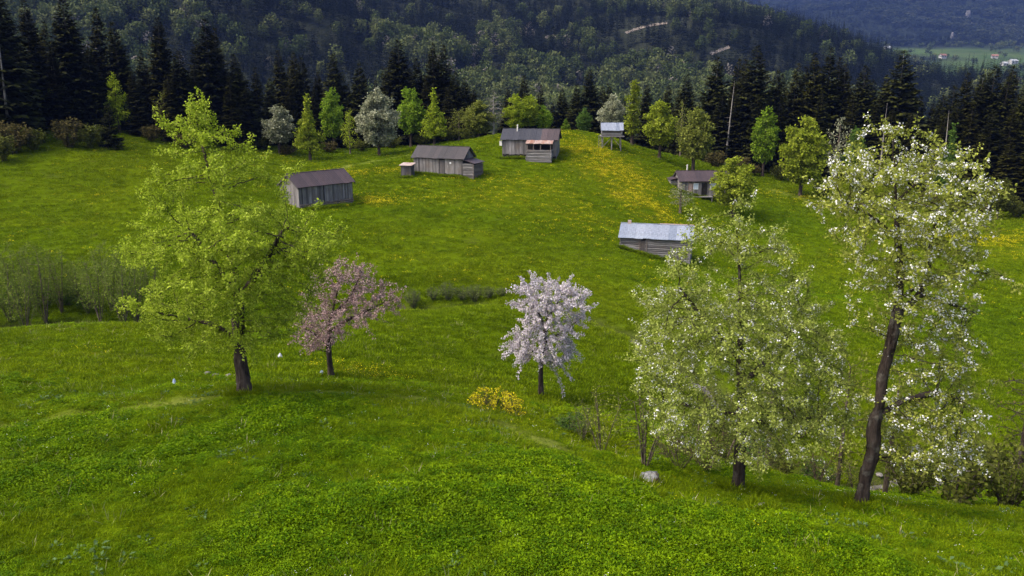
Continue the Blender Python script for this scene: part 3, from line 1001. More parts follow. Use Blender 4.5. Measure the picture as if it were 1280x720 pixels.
def add_shoots(NA, par, n, L, seed, up=.35, seg=4):
    """straight young shoots that break the crown's outline"""
    rng = np.random.default_rng(seed + 900)
    leaf = np.ones(len(NA), bool); leaf[par[par >= 0]] = False
    tips = np.where(leaf)[0]
    c = NA[tips].mean(0); rel = (NA[tips] - c) / (NA[tips].std(0) + 1e-6)
    w = np.linalg.norm(rel, axis=1) ** 3; w /= w.sum()
    pick = rng.choice(tips, min(n, len(tips)), replace=False, p=w)
    nodes, pa = list(NA), list(par)
    for k in pick:
        v = (NA[k] - c) / (np.linalg.norm(NA[k] - c) + 1e-6) + rng.normal(size=3) * .35 + np.array([0, 0, up])
        v /= np.linalg.norm(v); l = L * (.5 + .8 * rng.random()); p = NA[k].copy(); q = k
        for s_ in range(seg):
            p = p + v * l / seg + rng.normal(size=3) * .012; v = v + np.array([0, 0, -.06])
            nodes.append(p); pa.append(int(q)); q = len(nodes) - 1
    return np.array(nodes), np.array(pa)


def radii(NA, par, r_tip, r_base, e=2.25):
    n = len(NA); acc = np.zeros(n)
    leaf = np.ones(n, bool); leaf[par[par >= 0]] = False
    acc[leaf] = 1.0
    for i in range(n - 1, -1, -1):
        if par[i] >= 0: acc[par[i]] += acc[i]
    r = acc ** (1 / e)
    root = r[par < 0].max()
    k = math.log(r_base / r_tip) / math.log(max(root, 2))
    return r_tip * r ** k


def tubes(NA, par, r, thick=.05, flare=1.6, seed=0, knots=0.0):
    """frusta for every node > parent link"""
    rng = np.random.default_rng(seed)
    n = len(NA)
    main = np.full(n, -1); best = np.zeros(n)
    for i in range(n):
        p = par[i]
        if p >= 0 and r[i] > best[p]: best[p] = r[i]; main[p] = i
    seg = np.where(par >= 0)[0]
    own = NA[seg] - NA[par[seg]]; own /= np.linalg.norm(own, axis=1, keepdims=True) + 1e-9
    od = np.zeros((n, 3)); od[seg] = own
    tan = od.copy()
    for i in range(n):
        if main[i] >= 0: tan[i] = od[i] + od[main[i]]
    tan /= np.linalg.norm(tan, axis=1, keepdims=True) + 1e-9
    rad = r.copy()
    if knots: rad = rad * (1 + knots * (fbm(NA[:, 0] * 2 + NA[:, 2], NA[:, 1] * 2 + NA[:, 2] * .6, .9, 3, seed) - .45))
    z0 = NA[:, 2].min()
    if flare > 1: rad = rad * (1 + (flare - 1) * np.exp(-np.clip(NA[:, 2] - z0 - .3, 0, 99) / .30))
    Vs, Fs, b = [], [], 0
    ridge = np.zeros((n, 14))
    for i in range(n):
        ridge[i] = rng.normal(size=14) if par[i] < 0 else .86 * ridge[par[i]] + .5 * rng.normal(size=14)
    for sides, sel in ((14, seg[r[seg] >= thick]), (4, seg[(r[seg] < thick) & (r[seg] > .012)]), (3, seg[r[seg] <= .012])):
        if len(sel) == 0: continue
        p = par[sel]; ismain = main[p] == sel
        t0 = np.where(ismain[:, None], tan[p], od[sel]); r0 = np.where(ismain, rad[p], np.minimum(rad[p], rad[sel] * 1.25))
        rings = []
        for ctr, t, rr, ii in ((NA[p], t0, r0, p), (NA[sel], tan[sel], rad[sel], sel)):
            ref = np.where(np.abs(t[:, 0:1]) < .8, np.array([[1., 0, 0]]), np.array([[0, 1., 0]]))
            u = np.cross(t, ref); u /= np.linalg.norm(u, axis=1, keepdims=True) + 1e-9; w = np.cross(t, u)
            a = np.arange(sides) * 2 * math.pi / sides
            rk = rr[:, None, None] * (1 + (.12 * np.clip(ridge[ii], -2, 2)[:, :, None] if sides == 14 and knots else 0))
            rings.append(ctr[:, None] + rk * (u[:, None] * np.cos(a)[None, :, None] + w[:, None] * np.sin(a)[None, :, None]))
        V = np.concatenate(rings, 1).reshape(-1, 3)
        m = len(sel); base = (np.arange(m) * 2 * sides)[:, None, None]
        k = np.arange(sides); q = np.stack([k, (k + 1) % sides, (k + 1) % sides + sides, k + sides], -1)[None]
        Vs.append(V); Fs.append((base + q).reshape(-1, 4) + b); b += len(V)
    return np.concatenate(Vs), Fs


def leaves(NA, par, r, per, rmax, L, W, spread, up=.5, seed=0, keep=1.0, out_bias=0.0):
    rng = np.random.default_rng(seed)
    rmax = max(rmax, np.quantile(r, .80)) if rmax > .009 else rmax
    k = np.where((r < rmax) & (par >= 0))[0]
    if keep < 1: k = k[rng.random(len(k)) < keep]
    node_sh = rng.random(len(k))
    kk = np.repeat(np.arange(len(k)), per)
    n = len(kk); t = rng.random((n, 1))
    p = NA[k[kk]] * t + NA[par[k[kk]]] * (1 - t)
    off = rng.normal(size=(n, 3)); off /= np.linalg.norm(off, axis=1, keepdims=True); off *= spread * rng.random((n, 1)) ** .6
    p = p + off
    d_ = off / spread + rng.normal(size=(n, 3)) * .6 + np.array([0, 0, -.15])
    nrm = rng.normal(size=(n, 3)); nrm[:, 2] += up * 2
    s_ = .65 + .7 * rng.random(n)
    V, Fa = diamonds(p, d_, nrm, L * s_, W * s_, .18)
    return V, Fa, np.clip(.55 * node_sh[kk] + .45 * rng.random(n), 0, 1)


def clumpy(p, scale, thr, seed):
    q = (vnoise(p[:, 0] / scale + seed, p[:, 2] / scale) + vnoise(p[:, 1] / scale + 31 + seed, p[:, 2] / scale + 5) + vnoise(p[:, 0] / scale + 77, p[:, 1] / scale + seed)) / 3
    return q > thr


def prof_points(rows, n, seed, shell=.42, depth=.92, clump=(1.1, .44)):
    """rows: (z, x0, x1) in metres -> points in the crown"""
    rng = np.random.default_rng(seed)
    rows = sorted(rows); z = np.array([q[0] for q in rows]); x0 = np.array([q[1] for q in rows]); x1 = np.array([q[2] for q in rows])
    out = np.zeros((0, 3))
    wmax = (x1 - x0).max()
    while len(out) < n:
        zz = z[0] + (z[-1] - z[0]) * rng.random(n * 2)
        a, b = np.interp(zz, z, x0), np.interp(zz, z, x1)
        ok = rng.random(len(zz)) < ((b - a) / wmax) ** 1.25
        zz, a, b = zz[ok], a[ok], b[ok]
        th = rng.random(len(zz)) * 6.283; rr = rng.random(len(zz)) ** shell
        w = (b - a) / 2
        p = np.c_[(a + b) / 2 + w * rr * np.cos(th), w * depth * rr * np.sin(th), zz]
        if clump: p = p[clumpy(p, clump[0], clump[1], seed % 50)]
        out = np.concatenate([out, p])
    return out[:n]


def resample(pts, step):
    pts = np.array(pts, float); t = np.r_[0, np.cumsum(np.linalg.norm(np.diff(pts, axis=0), axis=1))]
    n = max(2, int(t[-1] / step) + 1); u = np.linspace(0, t[-1], n)
    q = np.stack([np.interp(u, t, pts[:, k]) for k in range(3)], 1)
    for _ in range(3): q[1:-1] = .25 * q[:-2] + .5 * q[1:-1] + .25 * q[2:]
    return q


def hero(name, label, cat, base_px, D, trunk_px, rows_px, n_att, step, dk, r_base, r_tip, bark, leafspecs, seed, limbs=(), depth=.92, shell=.42, clump=(1.1, .44), knots=.25, flare=1.7, shoots=(0, .5, .35)):
    base = on(base_px, D)
    def loc(px, py, dy=0):
        q = pix(px, py, D + dy); return q - base
    rows = [(loc(l, py)[2], loc(l, py)[0], loc(r_, py)[0]) for py, l, r_ in rows_px]
    att = prof_points(rows, n_att, seed, shell, depth, clump)
    tr = [np.array([0, 0, -.35])] + [loc(px, py) for px, py in trunk_px]
    nodes = list(resample(tr, step)); par = [-1] + list(range(len(nodes) - 1))
    for lp in limbs:
        pts = [loc(*q) for q in lp]
        k = int(np.argmin([np.linalg.norm(n_ - pts[0]) for n_ in nodes]))
        q = resample([nodes[k]] + pts[1:], step)[1:]
        for i, w in enumerate(q):
            nodes.append(w); par.append(k if i == 0 else len(nodes) - 2)
    NA, PA = colonize(att, nodes, par, step, dk, seed=seed)
    if shoots[0]: NA, PA = add_shoots(NA, PA, shoots[0], shoots[1], seed, shoots[2])
    r = radii(NA, PA, r_tip, r_base)
    t = thing(name, label, cat, base)
    V, Fs = tubes(NA, PA, r, seed=seed, knots=knots, flare=flare)
    link('trunk', mesh_np('trunk', V, Fs, [bark], smooth=True), t)
    for pn, mat, kw in leafspecs:
        V, Fa, S_ = leaves(NA, PA, r, seed=seed + 3, **kw)
        link(pn, mesh_np(pn, V, [Fa], [mat], S_), t)
    return t


M['bark'] = mat_bark('brown_bark', (.014, .010, .008), (.080, .062, .050))
M['bark_pear'] = mat_bark('dark_pear_bark', (.010, .007, .0055), (.058, .045, .036), lichen=(.09, .085, .07))
M['bark_bush'] = mat_bark('shrub_bark', (.05, .04, .03), (.14, .11, .085))
M['lime'] = leaf_mat('lime_green_leaf', (.11, .165, .008), (.245, .325, .020), (.44, .51, .075), trans=.42)
M['pear'] = leaf_mat('pear_leaf', (.105, .138, .020), (.205, .245, .042), (.36, .40, .11), trans=.42)
M['pear_b'] = leaf_mat('pear_leaf_dull', (.11, .135, .018), (.21, .235, .035), (.34, .36, .085), trans=.4)
M['blossom_w'] = leaf_mat('white_blossom', (.50, .50, .46), (.72, .72, .70), trans=.25)
M['blossom_lilac'] = leaf_mat('pale_lilac_blossom', (.38, .32, .355), (.53, .48, .505), (.65, .61, .635), trans=.25)
M['blossom_pink'] = leaf_mat('dusty_pink_blossom', (.20, .12, .11), (.33, .225, .215), (.46, .355, .35), trans=.25)
M['copper'] = leaf_mat('coppery_leaf', (.07, .055, .025), (.14, .11, .05), trans=.3)

hero('broadleaf_tree', 'big lime-green leafy tree with thick bare lower trunk', 'tree', 307, 32,
     [(304, 475), (301, 455), (299, 430), (297, 390), (293, 340), (282, 300), (272, 250), (258, 200), (245, 150)],
     [(126, 226, 266), (138, 208, 278), (152, 202, 296), (172, 204, 322), (192, 196, 346), (215, 188, 370), (240, 182, 388), (270, 168, 420), (300, 162, 436), (330, 160, 420), (360, 163, 404), (385, 174, 392), (408, 192, 376), (426, 222, 350)],
     3600, .15, .215, .27, .006, M['bark'],
     [('crown', M['lime'], dict(per=12, rmax=.022, L=.095, W=.066, spread=.145, up=.25))], 21,
     limbs=[[(297, 380), (330, 330), (352, 290)], [(296, 365), (262, 320), (235, 285)], [(299, 425), (268, 405), (240, 400)]], clump=(.75, .505), shell=.55, shoots=(190, .6, .25))

hero('pear_tree', 'bushy light green pear tree dotted with white blossom beside the lichen boulder', 'tree', 922, 26,
     [(924, 570), (926, 540), (928, 500), (926, 450), (924, 400), (925, 350), (922, 300), (918, 262)],
     [(246, 905, 932), (265, 878, 955), (290, 858, 975), (320, 832, 1000), (350, 808, 1015), (385, 798, 1035), (420, 786, 1050), (460, 776, 1062), (495, 778, 1066), (520, 786, 1060), (540, 808, 1045), (552, 850, 1010)],
     3600, .15, .21, .20, .0055, M['bark_pear'],
     [('crown', M['pear'], dict(per=12, rmax=.018, L=.082, W=.055, spread=.15, up=.25)), ('blossom', M['blossom_w'], dict(per=7, rmax=.008, L=.055, W=.055, spread=.07, up=.5, keep=.30))], 35,
     limbs=[[(927, 520), (880, 510), (830, 500)], [(926, 480), (970, 440), (1000, 400)], [(927, 530), (980, 525), (1030, 520)], [(926, 450), (880, 400), (850, 360)]], clump=(.7, .49), shell=.5, shoots=(200, .55, .4))

hero('pear_tree', 'tall leaning pear tree with dark bare trunk and white blossom clusters', 'tree', 1075, 24,
     [(1077, 618), (1083, 592), (1093, 562), (1091, 536), (1100, 500), (1102, 470), (1113, 432), (1122, 388), (1126, 340), (1122, 300), (1120, 250), (1118, 200)],
     [(156, 1092, 1150), (175, 1060, 1180), (200, 1040, 1225), (225, 1030, 1252), (250, 1020, 1262), (275, 1018, 1240), (300, 1022, 1226), (325, 1032, 1232), (345, 1060, 1268), (365, 1052, 1225), (395, 1080, 1232), (430, 1100, 1240), (470, 1092, 1244), (510, 1085, 1242), (545, 1085, 1226), (575, 1092, 1212), (592, 1120, 1200)],
     3000, .14, .22, .195, .006, M['bark_pear'],
     [('crown', M['pear_b'], dict(per=8, rmax=.016, L=.09, W=.06, spread=.13, up=.35)), ('blossom', M['blossom_w'], dict(per=9, rmax=.010, L=.06, W=.06, spread=.085, up=.5, keep=.36))], 49,
     limbs=[[(1122, 388), (1148, 372), (1160, 340), (1164, 300), (1180, 250), (1200, 215)], [(1112, 425), (1085, 412), (1060, 405)], [(1125, 375), (1160, 350), (1210, 338), (1255, 345)], [(1096, 520), (1130, 500), (1170, 490), (1205, 500)], [(1150, 370), (1190, 380), (1220, 392)], [(1120, 300), (1090, 270), (1052, 250)], [(1100, 505), (1086, 498), (1078, 488)], [(1118, 250), (1150, 225), (1185, 190)]], clump=(.7, .50), shell=.55, knots=.5, shoots=(200, .45, .3))

hero('cherry_tree', 'small round tree covered in pale lilac-white blossom', 'tree', 676, 43,
     [(676, 470), (677, 450), (680, 425), (684, 400), (685, 375)],
     [(352, 650, 706), (362, 646, 722), (374, 644, 732), (388, 644, 734), (402, 642, 730), (416, 638, 728), (428, 634, 724), (440, 632, 718), (450, 648, 708)],
     1500, .14, .22, .14, .006, M['bark'],
     [('crown', M['pear_b'], dict(per=2, rmax=.015, L=.07, W=.045, spread=.12)), ('blossom', M['blossom_lilac'], dict(per=12, rmax=.02, L=.09, W=.08, spread=.10, up=.3))], 63,
     limbs=[[(678, 448), (700, 456), (716, 476)], [(678, 448), (694, 462), (702, 482)], [(679, 440), (652, 438), (632, 440)], [(680, 430), (708, 412), (728, 396)], [(682, 410), (668, 380), (655, 352)], [(684, 400), (702, 370), (710, 352)]], clump=(.5, .48), shell=.55, shoots=(130, .75, .0))

hero('blossom_tree', 'crooked spreading tree with dusty pink blossom and open twiggy crown', 'tree', 414, 41,
     [(412, 452), (410, 430), (412, 405), (418, 380), (424, 355)],
     [(322, 438, 456), (335, 400, 462), (350, 388, 468), (362, 384, 494), (378, 378, 503), (392, 374, 498), (405, 368, 470), (420, 365, 440), (436, 376, 422)],
     1100, .14, .24, .14, .006, M['bark'],
     [('crown', M['copper'], dict(per=2, rmax=.014, L=.07, W=.04, spread=.13)), ('blossom', M['blossom_pink'], dict(per=8, rmax=.014, L=.08, W=.07, spread=.12, up=.3))], 77,
     limbs=[[(412, 415), (430, 402), (452, 392), (476, 380), (496, 372)], [(411, 432), (394, 418), (376, 408)], [(416, 395), (438, 372), (452, 340)], [(410, 440), (396, 436), (382, 432)]], clump=(.5, .47), shell=.6, shoots=(90, .7, .3))


# mid-distance trees from a few grown shapes
def proto_tree(rows, n_att, seed, per, rmax, L, W, spread, trunk_top=.8, step=.3, dk=.5, bark='bark', up=.6, clump=(1.2, .45), r_base=.2, shell=.42, lean=0.0, blossom=None, thr_tip=.012):
    att = prof_points(rows, n_att, seed, shell, .95, clump)
    top = max(q[0] for q in rows)
    nodes = list(resample([(0, 0, -.4), (0, 0, 0), (lean * .3, 0, top * .3), (lean, 0, top * trunk_top)], step)); par = [-1] + list(range(len(nodes) - 1))
    NA, PA = colonize(att, nodes, par, step, dk, seed=seed)
    r = radii(NA, PA, thr_tip, r_base)
    V, Fs = tubes(NA, PA, r, seed=seed)
    tm = mesh_np('trunk', V, Fs, [M[bark]], smooth=True)
    V, Fa, S_ = leaves(NA, PA, r, per, rmax, L, W, spread, up * .6, seed)
    cm = mesh_np('crown', V, [Fa], [M['lime']], S_)
    w = max(q[2] - q[1] for q in rows)
    return tm, cm, top, w


ROUND = [(1.6, -1.2, 1.2), (2.4, -2.5, 2.4), (4, -3.2, 3.1), (6, -3.1, 3.2), (8, -2.2, 2.3), (9.3, -1, 1.1), (10, -.25, .25)]
OVAL = [(2.2, -1.2, 1.2), (3.2, -2.0, 1.9), (5, -2.3, 2.4), (7, -2.0, 2.0), (8.8, -1.1, 1.0), (10, -.2, .2)]
CONE = [(1.2, -1.5, 1.5), (2.2, -2.3, 2.2), (4, -1.9, 2.0), (6, -1.4, 1.4), (8, -.8, .8), (10, -.12, .12)]
COLUMN = [(.8, -.8, .8), (2, -1.2, 1.2), (5, -1.25, 1.3), (8, -1.1, 1.0), (9.4, -.7, .7), (10, -.25, .25)]
PROT = {
    'round': [proto_tree(ROUND, 560, 201, 17, .05, .30, .22, .42), proto_tree(ROUND, 560, 202, 17, .05, .30, .22, .42, lean=.5)],
    'oval': [proto_tree(OVAL, 480, 203, 17, .05, .28, .20, .40), proto_tree(OVAL, 480, 204, 17, .05, .28, .20, .40, lean=-.4)],
    'cone': [proto_tree(CONE, 480, 205, 15, .05, .27, .19, .36, trunk_top=.95), proto_tree(CONE, 480, 206, 15, .05, .27, .19, .36, trunk_top=.95)],
    'column': [proto_tree(COLUMN, 420, 207, 17, .05, .27, .2, .36, trunk_top=.93)],
    'airy': [proto_tree(OVAL, 420, 208, 3, .035, .26, .18, .36, clump=(1.4, .5), bark='bark_bush'), proto_tree(ROUND, 420, 209, 3, .035, .26, .18, .36, clump=(1.4, .5), bark='bark_bush')],
    'layer': [proto_tree([(1, -2.2, 2.2), (3, -2.8, 2.8), (5, -2.3, 2.3), (7, -1.7, 1.6), (9, -.7, .8), (10, -.15, .15)], 300, 210, 10, .045, .30, .18, .38, clump=(1.0, .54), trunk_top=.95, up=1.4)],
    'bare': [proto_tree(OVAL, 700, 211, 1, .02, .16, .1, .2, clump=None, bark='grey_bark', thr_tip=.016)],
}
G = {  # leaf colours
    'yellow': leaf_mat('yellow_green_leaf', (.085, .120, .006), (.18, .22, .014), (.29, .32, .04)),
    'bright': leaf_mat('bright_green_leaf', (.055, .115, .006), (.135, .215, .011), (.24, .32, .035)),
    'limey': leaf_mat('fresh_lime_leaf', (.105, .155, .006), (.23, .295, .014), (.35, .40, .04)),
    'olive': leaf_mat('olive_leaf', (.070, .092, .012), (.155, .175, .026), (.25, .27, .06)),
    'pale': leaf_mat('whitish_leaf_and_blossom', (.090, .105, .055), (.21, .22, .13), (.38, .38, .27)),
    'green': leaf_mat('mid_green_leaf', (.028, .062, .010), (.060, .110, .016), (.10, .16, .03)),
    'grey': leaf_mat('grey_buds', (.09, .075, .07), (.19, .165, .155)),
    'brown': leaf_mat('brown_shrub_leaf', (.035, .034, .012), (.075, .064, .02), (.12, .095, .03)),
    'dark': leaf_mat('dark_olive_shrub_leaf', (.030, .038, .006), (.075, .086, .013), (.135, .145, .03)),
}


def place_tree(name, label, cat, px, top_py, w_px, D, kind, colour, group=None, seed=0, base=None):
    tm, cm, top, w = PROT[kind][seed % len(PROT[kind])]
    b = on(px, D) if base is None else base
    hgt = CZ + D * elev(top_py) - b[2]
    ww = w_px * m_per_px((top_py + 200) / 2, D)
    t = thing(name, label, cat, b, (seed * 1.7) % 6.28, group)
    t.scale = (ww / w, ww / w, hgt / top)
    link('trunk', tm, t)
    c = link('crown', cm, t)
    c.material_slots[0].link = 'OBJECT'; c.material_slots[0].material = G[colour]
    return t


MID = [
    (388, 113, 40, 136, 'cone', 'yellow', 'broadleaf_tree', 'yellow-green cone-shaped tree on the meadow edge behind the brown-roofed barn'),
    (350, 126, 44, 140, 'oval', 'pale', 'flowering_tree', 'whitish flowering tree at the wood edge beside the yellow-green cone tree'),
    (418, 107, 34, 150, 'oval', 'bright', 'broadleaf_tree', 'bright green tree against the spruces behind the cone-shaped tree'),
    (438, 133, 30, 143, 'airy', 'limey', 'broadleaf_tree', 'small airy yellow-green sapling beside the round white-flowering tree'),
    (474, 108, 56, 138, 'round', 'pale', 'flowering_tree', 'round white-flowering tree standing alone on the open grass'),
    (514, 102, 40, 150, 'oval', 'bright', 'broadleaf_tree', 'fresh green tree against the spruces beside the white-flowering tree'),
    (543, 107, 36, 147, 'cone', 'limey', 'broadleaf_tree', 'bright lime cone-shaped tree at the wood edge behind the plank barn'),
    (574, 132, 34, 150, 'airy', 'olive', 'broadleaf_tree', 'thin olive tree at the wood edge between the lime cone and bare trees'),
    (598, 124, 46, 148, 'round', 'olive', 'broadleaf_tree', 'olive-green spreading tree beside the bare grey tree'),
    (617, 110, 34, 148, 'bare', 'grey', 'bare_tree', 'leafless grey tree behind the porch hut'),
    (645, 116, 36, 150, 'round', 'limey', 'broadleaf_tree', 'bright lime-green tree rising behind the porch hut roof'),
    (660, 114, 34, 152, 'oval', 'limey', 'broadleaf_tree', 'taller lime-green tree behind the middle of the porch hut roof'),
    (679, 130, 26, 152, 'oval', 'bright', 'broadleaf_tree', 'small green tree behind the right end of the porch hut'),
    (707, 148, 14, 146, 'cone', 'bright', 'broadleaf_tree', 'tiny green cone-shaped sapling on the hill crest'),
    (730, 133, 22, 152, 'oval', 'green', 'broadleaf_tree', 'dark green small tree behind the hill crest'),
    (763, 115, 36, 148, 'round', 'pale', 'broadleaf_tree', 'pale olive tree directly behind the stilted granary'),
    (790, 98, 25, 140, 'column', 'yellow', 'broadleaf_tree', 'tall narrow column-shaped green tree beside the stilted granary'),
    (824, 118, 46, 137, 'oval', 'yellow', 'broadleaf_tree', 'yellow-green oval tree between the column tree and the cabin'),
    (850, 116, 24, 152, 'airy', 'olive', 'broadleaf_tree', 'thin olive tree against the spruces behind the yellow-green oval tree'),
    (866, 127, 50, 134, 'oval', 'olive', 'broadleaf_tree', 'olive leafy tree with pale flecks behind the cabin chimney'),
    (953, 130, 38, 146, 'oval', 'bright', 'broadleaf_tree', 'bright green tree glowing against the dark spruces'),
    (1000, 141, 66, 132, 'round', 'yellow', 'broadleaf_tree', 'large round green tree on the grass edge behind the pear trees'),
    (1042, 132, 38, 138, 'airy', 'pale', 'flowering_tree', 'pale twiggy tree half hidden behind the leaning pear tree'),
    (915, 193, 62, 116, 'round', 'yellow', 'broadleaf_tree', 'low round green tree covering the end of the cabin'),
    (850, 224, 36, 112, 'airy', 'pale', 'flowering_tree', 'small airy pale tree on the grass below the cabin'),
    (150, 86, 42, 133, 'layer', 'limey', 'broadleaf_tree', 'yellow-green layered young tree against the dark spruces'),
    (92, 66, 40, 133, 'airy', 'pale', 'flowering_tree', 'sparse white-flecked tree against the dark spruces'),
    (72, 96, 34, 130, 'airy', 'olive', 'broadleaf_tree', 'dim olive tree among the dark spruces'),
    (1178, 150, 40, 132, 'cone', 'green', 'broadleaf_tree', 'dull green cone-shaped tree among the dark spruces'),
    (1246, 218, 34, 122, 'oval', 'dark', 'broadleaf_tree', 'small olive tree at the foot of the dark spruces'),
    (210, 104, 30, 134, 'airy', 'olive', 'broadleaf_tree', 'thin olive tree behind the top of the big lime-green tree'),
    (1064, 150, 30, 136, 'oval', 'green', 'broadleaf_tree', 'mid green tree behind the leaning pear tree crown'),
    (985, 165, 26, 146, 'airy', 'brown', 'broadleaf_tree', 'brownish thin tree beside the large round green tree'),
]
for i, (px, top, w, D, kind, colr, nm, lab) in enumerate(MID):
    place_tree(nm, lab, 'tree', px, top, w, D, kind, colr, seed=i)


# ------------------------------------------------------------------ shrubs
def shrub_proto(stems, h, w, n_att, seed, per, L, W, spread, rmax=.03, r_base=.035, bark='bark_bush', step=.2, dk=.34, clump=None, zlow=.25, keep=1.0):
    rng = np.random.default_rng(seed)
    rows = [(h * zlow, -w * .42, w * .42), (h * .55, -w * .5, w * .5), (h * .85, -w * .36, w * .36), (h, -w * .12, w * .12)]
    att = prof_points(rows, n_att, seed, .5, .9, clump)
    nodes, par = [], []
    for k in range(stems):
        a = rng.random() * 6.283; rr = .02 * rng.random()
        p0 = np.array([rr * math.cos(a), rr * math.sin(a), -.25]); so = w * .42 * (.35 + .65 * rng.random()); tip = np.array([math.cos(a) * so, math.sin(a) * so, h * (.45 + .4 * rng.random())])
        q = resample([p0, p0 * .5 + tip * .5 + [0, 0, h * .06], tip], step)
        b = len(nodes)
        for i, v in enumerate(q): nodes.append(v); par.append(-1 if i == 0 else b + i - 1)
    NA, PA = colonize(att, nodes, par, step, dk, seed=seed)
    r = radii(NA, PA, .006, r_base)
    V, Fs = tubes(NA, PA, r, seed=seed, flare=1.1)
    tm = mesh_np('stems', V, Fs, [M[bark]], smooth=True)
    V, Fa, S_ = leaves(NA, PA, r, per, rmax, L, W, spread, .6, seed, keep)
    cm = mesh_np('foliage', V, [Fa], [G['dark']], S_)
    return tm, cm, h, w


SH = {
    'alder': [shrub_proto(9, 6, 3.6, 520, 301, 6, .13, .09, .26, step=.26, dk=.36, r_base=.055), shrub_proto(7, 6, 3.2, 480, 302, 6, .13, .09, .26, step=.26, dk=.36, r_base=.055)],
    'dense': [shrub_proto(12, 2, 2.6, 330, 303, 10, .11, .075, .17), shrub_proto(12, 2, 2.4, 330, 304, 9, .11, .075, .17)],
    'twiggy': [shrub_proto(10, 3, 2.4, 460, 305, 4, .08, .055, .16, keep=.8, r_base=.028), shrub_proto(8, 3, 2.2, 420, 306, 4, .08, .055, .16, keep=.75, r_base=.028)],
    'edge': [shrub_proto(9, 4, 4, 300, 307, 9, .26, .2, .36, step=.3, dk=.5)],
}
G['alder'] = leaf_mat('alder_leaf', (.050, .074, .010), (.10, .138, .018), (.17, .205, .036))
G['hedge'] = leaf_mat('grey_green_hedge_leaf', (.045, .065, .020), (.090, .110, .036), (.13, .15, .055))


def place_shrub(name, label, px, D, hgt, w, kind, colour, group=None, seed=0, cat='shrub'):
    tm, cm, h0, w0 = SH[kind][seed % len(SH[kind])]
    t = thing(name, label, cat, on(px, D), (seed * 2.1) % 6.28, group)
    t.scale = (w / w0, w / w0, hgt / h0)
    link('stems', tm, t); c = link('foliage', cm, t)
    c.material_slots[0].link = 'OBJECT'; c.material_slots[0].material = G[colour]
    return t


for i, (px, D, hh, ww) in enumerate([(-14, 62, 5.6, 3.6), (12, 64, 5.6, 3.4), (34, 61, 5.2, 3.0), (58, 63, 6.6, 3.6), (78, 65, 5.8, 3.2), (126, 63, 6.0, 3.4), (140, 66, 6.4, 3.4), (155, 62, 6.2, 3.2), (172, 64, 6.0, 3.4), (98, 67, 4.0, 2.8), (192, 66, 5.4, 3), (22, 66, 5.8, 3.4), (46, 66, 6.0, 3.2), (110, 65, 5.0, 3.2), (160, 66, 6.2, 3.4)]):
    place_shrub('alder_shrub', 'thin multi-stemmed alder growing along the stream ditch by the lime-green tree', px, D, hh, ww, 'alder', 'alder', 'alders along the stream ditch', i)
for i, (px, D, hh, ww) in enumerate([(15, 66, 2.2, 3.6), (50, 67, 2.0, 3.4), (85, 67, 2.2, 3.6), (110, 66, 1.6, 3), (165, 67, 2.0, 3.2)]):
    place_shrub('undergrowth_shrub', 'dark leafy undergrowth shrub at the feet of the alders', px, D, hh, ww, 'dense', 'green', 'undergrowth beneath the alders', i)
for i, (px, D, hh, ww) in enumerate([(516, 69.5, 1.8, 2.0), (542, 70.5, 1.3, 1.8), (560, 70.5, 1.7, 2.2), (578, 70.5, 1.4, 2.0), (594, 70.5, 1.6, 2.0), (610, 70.5, 1.2, 2.0), (627, 71, .9, 1.6)]):
    place_shrub('hedge_shrub', 'low grey-green twiggy bush in the row along the ditch beyond the blossom trees', px, D, hh, ww, 'dense', 'hedge', 'bushes in a row along the ditch', i)
for i, (px, D, hh, ww, cl) in enumerate([(18, 112, 4.4, 5.5, 'brown'), (88, 118, 4.2, 5.5, 'brown'), (112, 119, 3.6, 4.5, 'dark'), (125, 122, 3.0, 3.6, 'dark'), (190, 131, 2.6, 3.6, 'brown'), (4, 108, 3.6, 4.2, 'dark'), (42, 114, 3.2, 4, 'dark'), (232, 131, 2.4, 4, 'brown'), (330, 142, 2.6, 4, 'dark'), (360, 140, 1.8, 3.6, 'brown'), (412, 146, 2, 4, 'brown'),
                                          (452, 148, 2, 4, 'dark'), (490, 150, 2.4, 4.2, 'dark'), (528, 150, 2.4, 4, 'dark'), (562, 150, 2.6, 4, 'dark'), (585, 150, 2.4, 4, 'olive'), (895, 147, 3, 4.4, 'brown'), (925, 148, 2.8, 4.4, 'brown'), (940, 146, 2.2, 3.6, 'brown'), (975, 145, 3, 4, 'dark'), (1028, 134, 3, 4, 'dark'),
                                          (1075, 134, 3, 4.4, 'dark'), (1120, 131, 3, 4.4, 'dark'), (1160, 129, 3, 4.4, 'brown'), (1195, 127, 2.8, 4.2, 'dark'), (1225, 125, 2.6, 4.2, 'brown'), (1270, 123, 2.8, 4.4, 'dark')]):
    who = 'behind the big lime-green tree' if px < 330 else 'behind the plank barn' if px < 620 else 'behind the cabin and pear trees'
    col_ = {'brown': 'brownish', 'dark': 'dark', 'olive': 'olive'}[cl]
    place_shrub('wood_edge_shrub', f'{col_} shrub at the foot of the spruce wood {who}', px, D, hh, ww, 'edge', cl, f'{col_} shrubs at the wood edge {who}', i)

